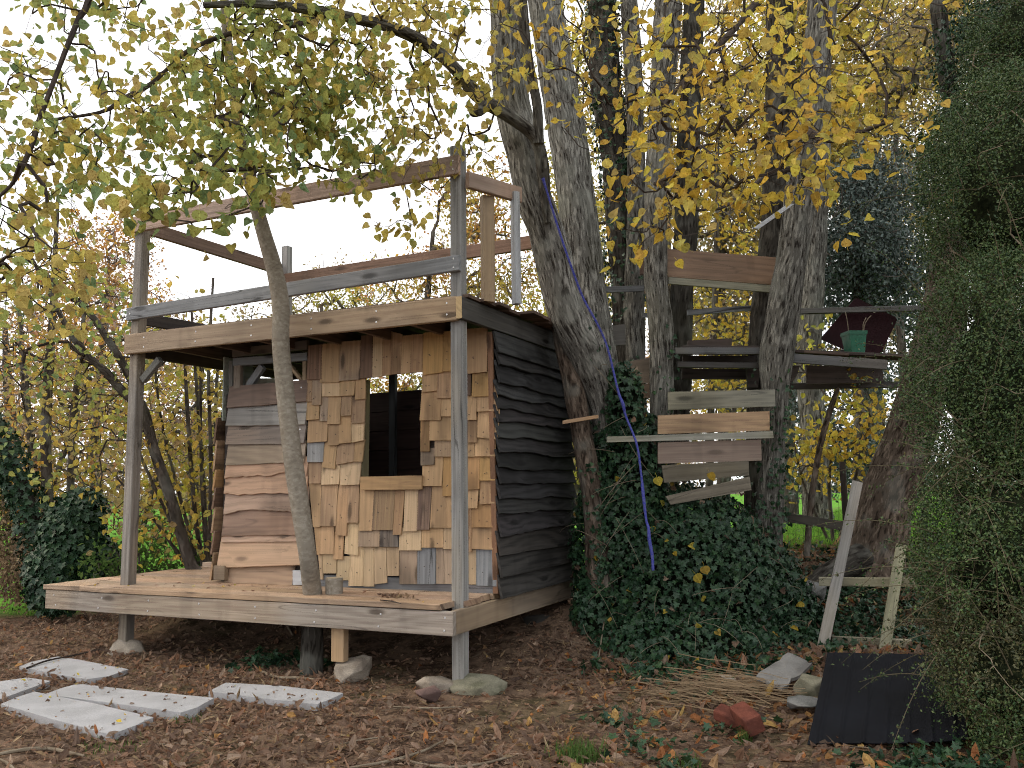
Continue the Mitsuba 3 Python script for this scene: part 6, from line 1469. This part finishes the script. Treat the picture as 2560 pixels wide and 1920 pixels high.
far_tree(5, [[-3.079,10.391,0.191,0.12],[-3.074,10.394,2.291,0.111],[-2.926,10.465,5.125,0.083],[-2.989,10.434,8.082,0.055],[-2.857,10.498,10.119,0.028]], 17, 0, [[[-2.888,10.483,4.932],1.0,44],[[-3.015,10.422,6.886],0.9,30],[[-3.179,10.343,3.226],0.9,34],[[-3.044,10.408,1.736],0.8,26],[[-2.443,10.697,9.085],0.9,22],[[-2.755,10.547,10.741],0.9,18]], P_BACKY, 'yellow tree showing between the grey trunks', 706, pal2=P_LIMEY)
far_tree(6, [[-0.753,12.617,0.107,0.146],[-0.618,12.682,2.326,0.137],[-0.584,12.698,5.329,0.107],[-0.32,12.826,8.453,0.073],[-0.3,12.835,11.161,0.039]], 18, 0, [[[-0.332,12.82,10.393],1.5,80],[[-0.044,12.958,8.448],1.4,80],[[-0.658,12.663,6.878],1.2,60],[[-0.18,12.893,5.322],1.2,60],[[-0.589,12.696,4.113],1.0,50],[[-1.126,12.438,9.001],1.0,40],[[-0.276,12.847,3.11],0.9,40],[[0.241,13.095,6.654],1.0,40]], P_BACKY, 'broad yellow tree behind the plank platform', 707, pal2=P_BROWNY, mixp=0.45)
far_tree(7, [[2.092,16.202,-0.033,0.184],[2.212,16.26,3.53,0.163],[2.317,16.31,6.91,0.13],[2.734,16.51,10.425,0.087],[2.779,16.532,12.856,0.049]], 20, 0, [[[2.601,16.447,11.635],1.7,90],[[3.303,16.784,9.699],1.5,80],[[1.879,16.1,9.843],1.3,60],[[3.874,17.058,12.1],1.4,60],[[2.386,16.344,8.067],1.2,50],[[3.072,16.673,7.705],1.0,34],[[2.398,16.349,13.482],1.4,40]], P_BROWNY, 'brownish yellow tree behind the fork of the dark trunks', 708, pal2=P_BACKY, mixp=0.4)
far_tree(8, [[-3.861,19.999,-0.207,0.211],[-3.663,20.095,3.711,0.197],[-3.732,20.062,7.339,0.141],[-3.473,20.186,11.088,0.07]], 26, 0, [[[-3.602,20.124,7.337],1.6,60],[[-4.334,19.772,4.726],1.5,50],[[-2.783,20.517,4.987],1.5,50],[[-3.115,20.358,10.018],1.3,40],[[-1.459,21.153,5.834],1.6,50],[[-3.888,19.987,2.72],1.5,50],[[-1.842,20.969,2.969],1.6,50]], P_ORANGE, 'orange brown tree furthest off behind the platform', 709, pal2=P_BROWNY, mixp=0.5)
far_tree(9, [[0.907,10.087,0.216,0.122],[1.035,10.148,2.065,0.106],[1.309,10.28,4.563,0.089],[1.404,10.325,7.168,0.065],[1.658,10.447,9.88,0.037]], 15, 0, [[[1.563,10.401,8.781],0.9,50],[[1.733,10.483,7.607],0.8,40],[[1.229,10.241,6.729],0.7,34],[[1.56,10.4,10.253],0.9,30],[[2.306,10.758,9.592],0.8,34],[[2.001,10.612,6.891],0.6,16]], P_BACKY, 'slender yellow tree between the forked trunks', 710, pal2=P_LIMEY)
far_tree(10, [[3.688,12.531,0.123,0.147],[3.854,12.611,2.972,0.13],[4.008,12.685,5.674,0.104],[4.128,12.742,8.49,0.069],[4.182,12.769,10.434,0.039]], 16, 0, [[[4.072,12.716,10.042],0.9,40],[[3.598,12.488,9.174],0.7,24],[[4.107,12.733,8.203],0.8,24],[[4.089,12.724,5.672],1.0,30],[[3.409,12.397,5.135],0.8,20],[[4.642,12.989,11.02],0.9,24]], P_BACKY, 'yellow tree rising behind the boxwood bush', 711, pal2=P_BROWNY)
MIDL = 'mid distance autumn trees'
def mid_tree(stem, L, pal, label, seed, size=(0.055, 0.10), per=6, pal2=None, mixp=0.35):
    plant('thicket_tree', label, 'tree', stem, B_BACK, L, pal, size, per, seed, MIDL, twig=B_BACK, r0=0.0065, step=0.3, rmax=0.07, pal2=pal2, mixp=mixp, tpl=LV5)


mid_tree([[[-10.004,3.738,-0.071,0.076],[-10.009,3.735,1.417,0.068],[-10.221,3.633,2.949,0.049],[-10.35,3.572,4.125,0.027]],[[-10.158,3.886,-0.085,0.054],[-9.781,4.067,1.418,0.046],[-9.483,4.21,2.572,0.031]]], [[[-10.168,3.659,3.259],1.0,60],[[-9.496,3.982,2.168],0.9,60],[[-10.229,3.63,1.723],0.9,50],[[-8.901,4.268,2.772],0.8,44],[[-9.647,3.909,0.96],0.8,50],[[-10.304,3.594,0.524],0.6,30]], P_ORANGE, 'yellow and orange tree behind the ivy clad trunk', 720, pal2=P_BROWNY, mixp=0.5)
mid_tree([[[-9.282,5.194,-0.166,0.073],[-9.375,5.149,1.43,0.065],[-9.316,5.177,2.9,0.049],[-9.441,5.118,4.325,0.024]],[[-9.268,5.201,-0.166,0.049],[-8.968,5.345,1.262,0.041],[-8.71,5.469,2.396,0.028]]], [[[-9.414,5.131,3.568],1.0,56],[[-8.783,5.433,2.397],0.9,54],[[-9.57,5.056,1.757],0.9,54],[[-9.03,5.315,0.941],0.8,50],[[-8.386,5.624,1.332],0.8,44],[[-7.969,5.825,2.219],0.7,34],[[-9.822,4.935,0.715],0.7,34],[[-7.787,5.912,0.681],0.7,34]], P_ORANGE, 'orange brown tree behind the left corner post', 721, pal2=P_PINK, mixp=0.55)
mid_tree([[[-1.119,6.895,0.204,0.063],[-1.103,6.903,1.946,0.056],[-0.98,6.962,4.114,0.042],[-0.994,6.955,5.991,0.025]]], [[[-0.988,6.958,5.007],0.7,50],[[-1.022,6.942,3.747],0.7,50],[[-1.184,6.864,2.518],0.6,40],[[-1.463,6.73,1.529],0.6,36],[[-1.017,6.944,6.374],0.7,44],[[-1.705,6.614,2.099],0.5,24],[[-1.182,6.865,7.779],0.7,34]], P_LIMEY, 'yellow green tree between the two leaning grey trunks', 722, pal2=P_BACKY, mixp=0.5)
mid_tree([[[-0.097,8.495,0.131,0.068],[0.01,8.547,2.005,0.061],[0.173,8.625,4.338,0.046],[0.306,8.689,6.769,0.027]],[[-0.109,8.711,0.12,0.046],[0.365,8.939,2.403,0.038],[0.662,9.082,4.378,0.027]]], [[[0.315,8.693,3.547],0.7,54],[[0.571,8.816,4.65],0.7,44],[[0.197,8.637,2.385],0.6,44],[[0.195,8.635,5.786],0.7,44],[[0.663,8.86,6.763],0.8,50],[[0.428,8.747,8.022],0.8,50],[[0.648,8.853,3.228],0.6,40]], P_BACKY, 'yellow tree filling the gap above the plank shelf', 723, pal2=P_YELLOW, mixp=0.5)
mid_tree([[[2.788,10.435,0.054,0.086],[2.895,10.486,2.79,0.079],[2.907,10.492,5.241,0.055],[3.142,10.605,7.791,0.031]]], [[[3.095,10.583,8.228],0.9,60],[[2.526,10.31,7.455],0.8,50],[[3.553,10.803,7.264],0.8,44],[[2.931,10.504,9.201],0.9,50],[[3.509,10.781,8.836],0.8,40],[[2.456,10.276,6.258],0.6,26],[[3.62,10.835,6.068],0.6,26]], P_BROWNY, 'pale brown leaved tree to the right of the forked trunks', 724, pal2=P_BACKY, mixp=0.5)
mid_tree([[[2.06,11.749,-0.018,0.113],[2.2,11.817,3.001,0.095],[2.4,11.913,5.702,0.052]]], [[[2.229,11.831,5.521],0.9,90],[[2.745,12.079,4.782],0.9,90],[[1.767,11.609,4.437],0.8,70],[[2.35,11.889,3.53],0.9,80],[[2.971,12.187,3.342],0.8,60],[[1.673,11.564,2.745],0.8,60]], P_HOLLY, 'dull green evergreen further back behind the holly', 725, per=14, pal2=P_BROWNY, mixp=0.35)
# right side, middle distance
plant('holly_tree', 'blue grey evergreen holly behind the shelf with the green pot', 'tree', [[[2.259,6.853,0.353,0.075],[2.37,6.906,1.771,0.069],[2.434,6.937,3.363,0.05],[2.569,7.002,4.674,0.028]]], B_BACK,
      [[[2.403,6.922,4.81],0.48,95],[[2.609,6.799,4.151],0.6,130],[[2.181,6.816,3.954],0.45,90],[[2.983,7.201,4.8],0.55,90],[[3.086,7.028,3.627],0.65,120],[[2.505,7.082,3.711],0.6,90],[[2.533,7.096,5.18],0.3,30],[[2.844,7.245,5.447],0.3,24],[[2.028,6.853,3.457],0.28,26],[[1.636,7.331,1.838],0.5,50],[[1.717,7.37,1.11],0.45,40],[[2.27,7.635,1.429],0.5,50],[[2.666,7.825,1.094],0.45,40],[[2.523,7.534,2.465],0.4,36]], P_HOLLY, (0.035, 0.07), 34, 801, mat='glossy_leaf', twig=B_FAR, step=0.2)
plant('dark_evergreen', 'dark evergreen tree filling the upper right corner behind the bush', 'tree', [[[3.706,3.887,0.61,0.111],[3.754,3.911,2.858,0.098],[3.627,3.849,4.528,0.089],[3.57,3.822,5.519,0.08],[3.586,3.83,6.382,0.067]],[[3.775,4.364,0.597,0.117],[4.037,4.49,3.442,0.103],[4.172,4.555,5.473,0.084],[4.273,4.603,7.073,0.056]]], B_DARK,
      [[[3.931,3.552,5.0],0.45,80],[[4.078,3.622,4.294],0.5,90],[[3.727,3.676,4.294],0.35,50],[[4.247,3.703,5.423],0.45,60],[[4.296,3.949,3.256],0.7,80],[[3.499,3.788,3.901],0.28,30],[[3.707,3.888,3.327],0.5,60],[[4.063,3.615,6.746],0.8,60]], P_IVY, (0.035, 0.065), 34, 802, mat='glossy_leaf', twig=B_TWIG, step=0.2)
plant('yellow_shrub', 'low shrub with bright yellow leaves behind the ladder', 'shrub', [[[2.158,4.697,0.189,0.021],[2.149,4.692,0.85,0.018],[2.224,4.729,1.365,0.013]],[[2.214,4.613,0.195,0.021],[2.451,4.616,0.996,0.015],[2.63,4.591,1.595,0.01]],[[2.125,4.792,0.182,0.018],[1.901,4.684,0.802,0.013],[1.809,4.641,1.325,0.011]]], B_BACK,
      [[[2.386,4.585,1.454],0.4,28],[[2.636,4.594,1.697],0.36,26],[[2.032,4.637,1.29],0.33,22],[[1.84,4.544,1.19],0.25,16],[[2.281,4.534,1.227],0.3,18],[[2.707,4.517,1.287],0.3,18],[[1.941,5.037,2.321],0.25,14],[[2.107,5.116,2.651],0.2,10]], P_YELLOW, (0.055, 0.095), 4.5, 803, tpl=LV5, pal2=P_LIMEY, mixp=0.35)
plant('bare_sapling', 'thin bare sapling standing on the lawn edge left of the ladder', 'tree', [[[2.055,3.205,0.197,0.031],[2.123,3.238,0.722,0.031],[2.231,3.29,1.254,0.029],[2.344,3.344,1.613,0.025],[2.426,3.384,1.839,0.018],[2.477,3.408,2.021,0.013]]], B_BROWN,
      [[[2.508,3.423,1.975],0.2,6],[[2.663,3.387,1.734],0.2,6],[[2.093,3.224,1.078],0.2,6]], P_YELLOW, (0.05, 0.08), 2, 804, tpl=LV5)
t = tree('oak_trunk', 'thick old trunk leaning into the bush behind the ladder')
OKP = [[2.505,3.865,-0.251,0.389],[2.571,3.897,0.019,0.33],[2.668,3.888,0.34,0.277],[2.764,3.879,0.705,0.261],[2.914,3.84,1.068,0.24],[3.069,3.804,1.518,0.223],[3.249,3.779,2.054,0.207],[3.414,3.747,2.678,0.187],[3.544,3.698,3.393,0.154]]
trunk('trunk', OKP, B_BROWN, t, 0.05, 48, 0.13, 0.02, 61)
trunk('root', [[2.627,3.813,0.163,0.186],[2.445,3.615,0.108,0.147],[2.246,3.408,0.01,0.114],[2.05,3.203,-0.127,0.081]], B_DARK, t, 0.05, 24, 0.2, 0.01, 62)
plant('grey_trunk', 'pale grey trunk standing behind the right shelf', 'tree', [[[1.849,6.102,0.441,0.191],[1.865,6.109,1.442,0.167],[1.859,6.106,2.344,0.161],[1.929,6.14,3.263,0.155],[2.033,6.19,4.201,0.149],[2.129,6.236,5.158,0.137],[2.245,6.292,6.799,0.119],[2.366,6.35,8.499,0.089]]], B_GREY, [[[2.343,6.117,7.685],0.9,16]], P_BACKY, (0.05, 0.09), 8, 805, sides=18)
# dry brush at the left edge, undergrowth
plant('dry_brush', 'pale dry brush on the grass at the left edge', 'shrub', [[[-7.076,1.594,-0.419,0.015],[-7.131,1.568,0.145,0.012],[-7.18,1.544,0.601,0.009]],[[-7.423,1.649,-0.44,0.015],[-7.433,1.645,0.249,0.012],[-7.516,1.605,0.833,0.009]],[[-6.896,1.681,-0.422,0.015],[-6.949,1.655,0.142,0.012]]], B_PALE,
      [[[-7.162,1.553,0.259],0.45,90],[[-7.433,1.644,0.773],0.5,80],[[-6.896,1.57,-0.075],0.35,70],[[-7.678,1.527,0.369],0.6,60],[[-6.814,1.276,-0.045],0.35,70],[[-7.483,2.175,-0.088],0.4,50]], P_STRAW, (0.035, 0.075), 12, 806, twig=B_PALE, pal2=P_OLIVE, mixp=0.4)
plant('undergrowth', 'low green undergrowth behind the left end of the deck', 'shrub', [[[-5.088,1.661,-0.033,0.014],[-5.095,1.658,0.177,0.011]],[[-5.324,1.548,-0.133,0.014],[-5.309,1.555,0.128,0.011]],[[-4.818,2.235,-0.079,0.014],[-4.799,2.244,0.139,0.011]]], B_BACK,
      [[[-5.283,1.567,0.075],0.3,40],[[-5.042,1.683,0.045],0.28,34],[[-4.992,2.04,0.042],0.28,34],[[-5.25,1.361,-0.06],0.25,24],[[-4.746,2.38,0.02],0.28,24],[[-5.394,2.18,0.411],0.4,30]], P_OLIVE, (0.04, 0.08), 10, 807, pal2=P_HERB, mixp=0.4)
plant('lawn_hedge', 'dark mixed hedge along the far side of the lawn', 'hedge', [[[-0.601,22.674,-0.022,0.073],[-0.55,22.699,0.983,0.059]],[[1.093,23.488,-0.051,0.073],[1.151,23.516,0.955,0.059]],[[2.786,24.301,-0.079,0.073],[2.852,24.333,0.926,0.059]]], B_BACK,
      [[[-1.578,22.205,1.435],1.0,60],[[-0.521,22.713,1.562],1.1,70],[[0.521,23.213,1.399],1.1,70],[[1.579,23.721,1.526],1.1,70],[[2.619,24.22,1.364],1.1,70],[[3.678,24.729,1.491],1.2,60],[[-0.082,22.924,2.429],1.0,40],[[1.904,23.877,2.542],1.0,40],[[5.121,25.422,1.466],1.3,60],[[6.825,26.24,1.437],1.3,60],[[8.661,27.122,1.406],1.3,60],[[5.892,25.792,2.914],1.2,50],[[7.872,26.743,2.88],1.2,50]], P_BROWNY, (0.08, 0.15), 18, 808, pal2=P_HOLLY, mixp=0.5)
plant('clearing_hedge', 'dull brown brush bank along the far side of the clearing', 'hedge', [[[-24.511,14.521,0.275,0.081],[-24.548,14.503,1.075,0.065]],[[-20.88,16.264,0.214,0.081],[-20.906,16.252,1.013,0.065]],[[-17.832,17.728,0.163,0.081],[-17.847,17.721,0.962,0.065]]], B_BACK,
      [[[-26.89,13.379,1.275],1.3,50],[[-25.139,14.219,1.245],1.3,60],[[-23.393,15.058,1.296],1.3,60],[[-21.64,15.9,1.186],1.3,60],[[-19.893,16.739,1.237],1.3,60],[[-18.142,17.579,1.127],1.3,50],[[-16.393,18.419,1.097],1.3,50],[[-12.898,20.097,1.038],1.3,40],[[-9.253,21.847,1.298],1.5,50],[[-6.34,23.247,1.248],1.5,50],[[-4.161,24.293,1.051],1.3,50]], P_BROWNY, (0.09, 0.16), 16, 809, pal2=P_STRAW, mixp=0.4)

# wire fence at the lawn edge
t = thing('wire_fence', 'sagging square mesh wire fence at the lawn edge behind the ivy', 'fence')
FA, FB = np.array([1.577,3.974,0.155]), np.array([3.116,4.381,0.06])
ms = []
S_WIRE = solid((0.16, 0.14, 0.12), (0.08, 0.065, 0.055), 30.0, 0.2)
for i in range(23):
    a = FA + (FB - FA) * i / 22
    zz = np.linspace(0, 0.95, 9)
    P = a + np.stack([0.012 * np.sin(zz * 7 + i), 0.02 * np.sin(zz * 4 + i * 2), zz], 1)
    ms.append(tube(np.hstack([P, np.full((9, 1), 0.0016)]), 4, 0, cap=False))
for j in range(9):
    s = np.linspace(0, 1, 24)
    P = FA + (FB - FA) * s[:, None] + np.stack([0 * s, 0.02 * np.sin(s * 20 + j), 0.02 + j * 0.115 - 0.05 * np.sin(s * np.pi * 2) ** 2 + 0.01 * np.sin(s * 33 + j)], 1)
    ms.append(tube(np.hstack([P, np.full((24, 1), 0.0016)]), 4, 0, cap=False))
v, f, uv = join(ms)
put('mesh', (v, f), 'matt', t, uv=np.repeat([[S_WIRE + 0.5, 0.0]], len(v), 0))
for x in (0.02, 0.5, 0.98):
    a = FA + (FB - FA) * x
    HP = t
    part('post', plank(a - [0, 0, 0.15], a + [0, 0, 1.0], 0.06, 0.06, (1, 0, 0), wood(**DARK), 2))

# ================================================================ the tables that the materials read
TAB['wood'] = [mi.Float(np.array(WD, np.float32)[:, c].copy()) for c in range(9)]
TAB['leaf'] = [mi.Float(np.array(LF, np.float32)[:, c].copy()) for c in range(3)]
TAB['bark'] = [mi.Float(np.array(BK, np.float32)[:, c].copy()) for c in range(10)]
TAB['solid'] = [mi.Float(np.array(SD, np.float32)[:, c].copy()) for c in range(8)]
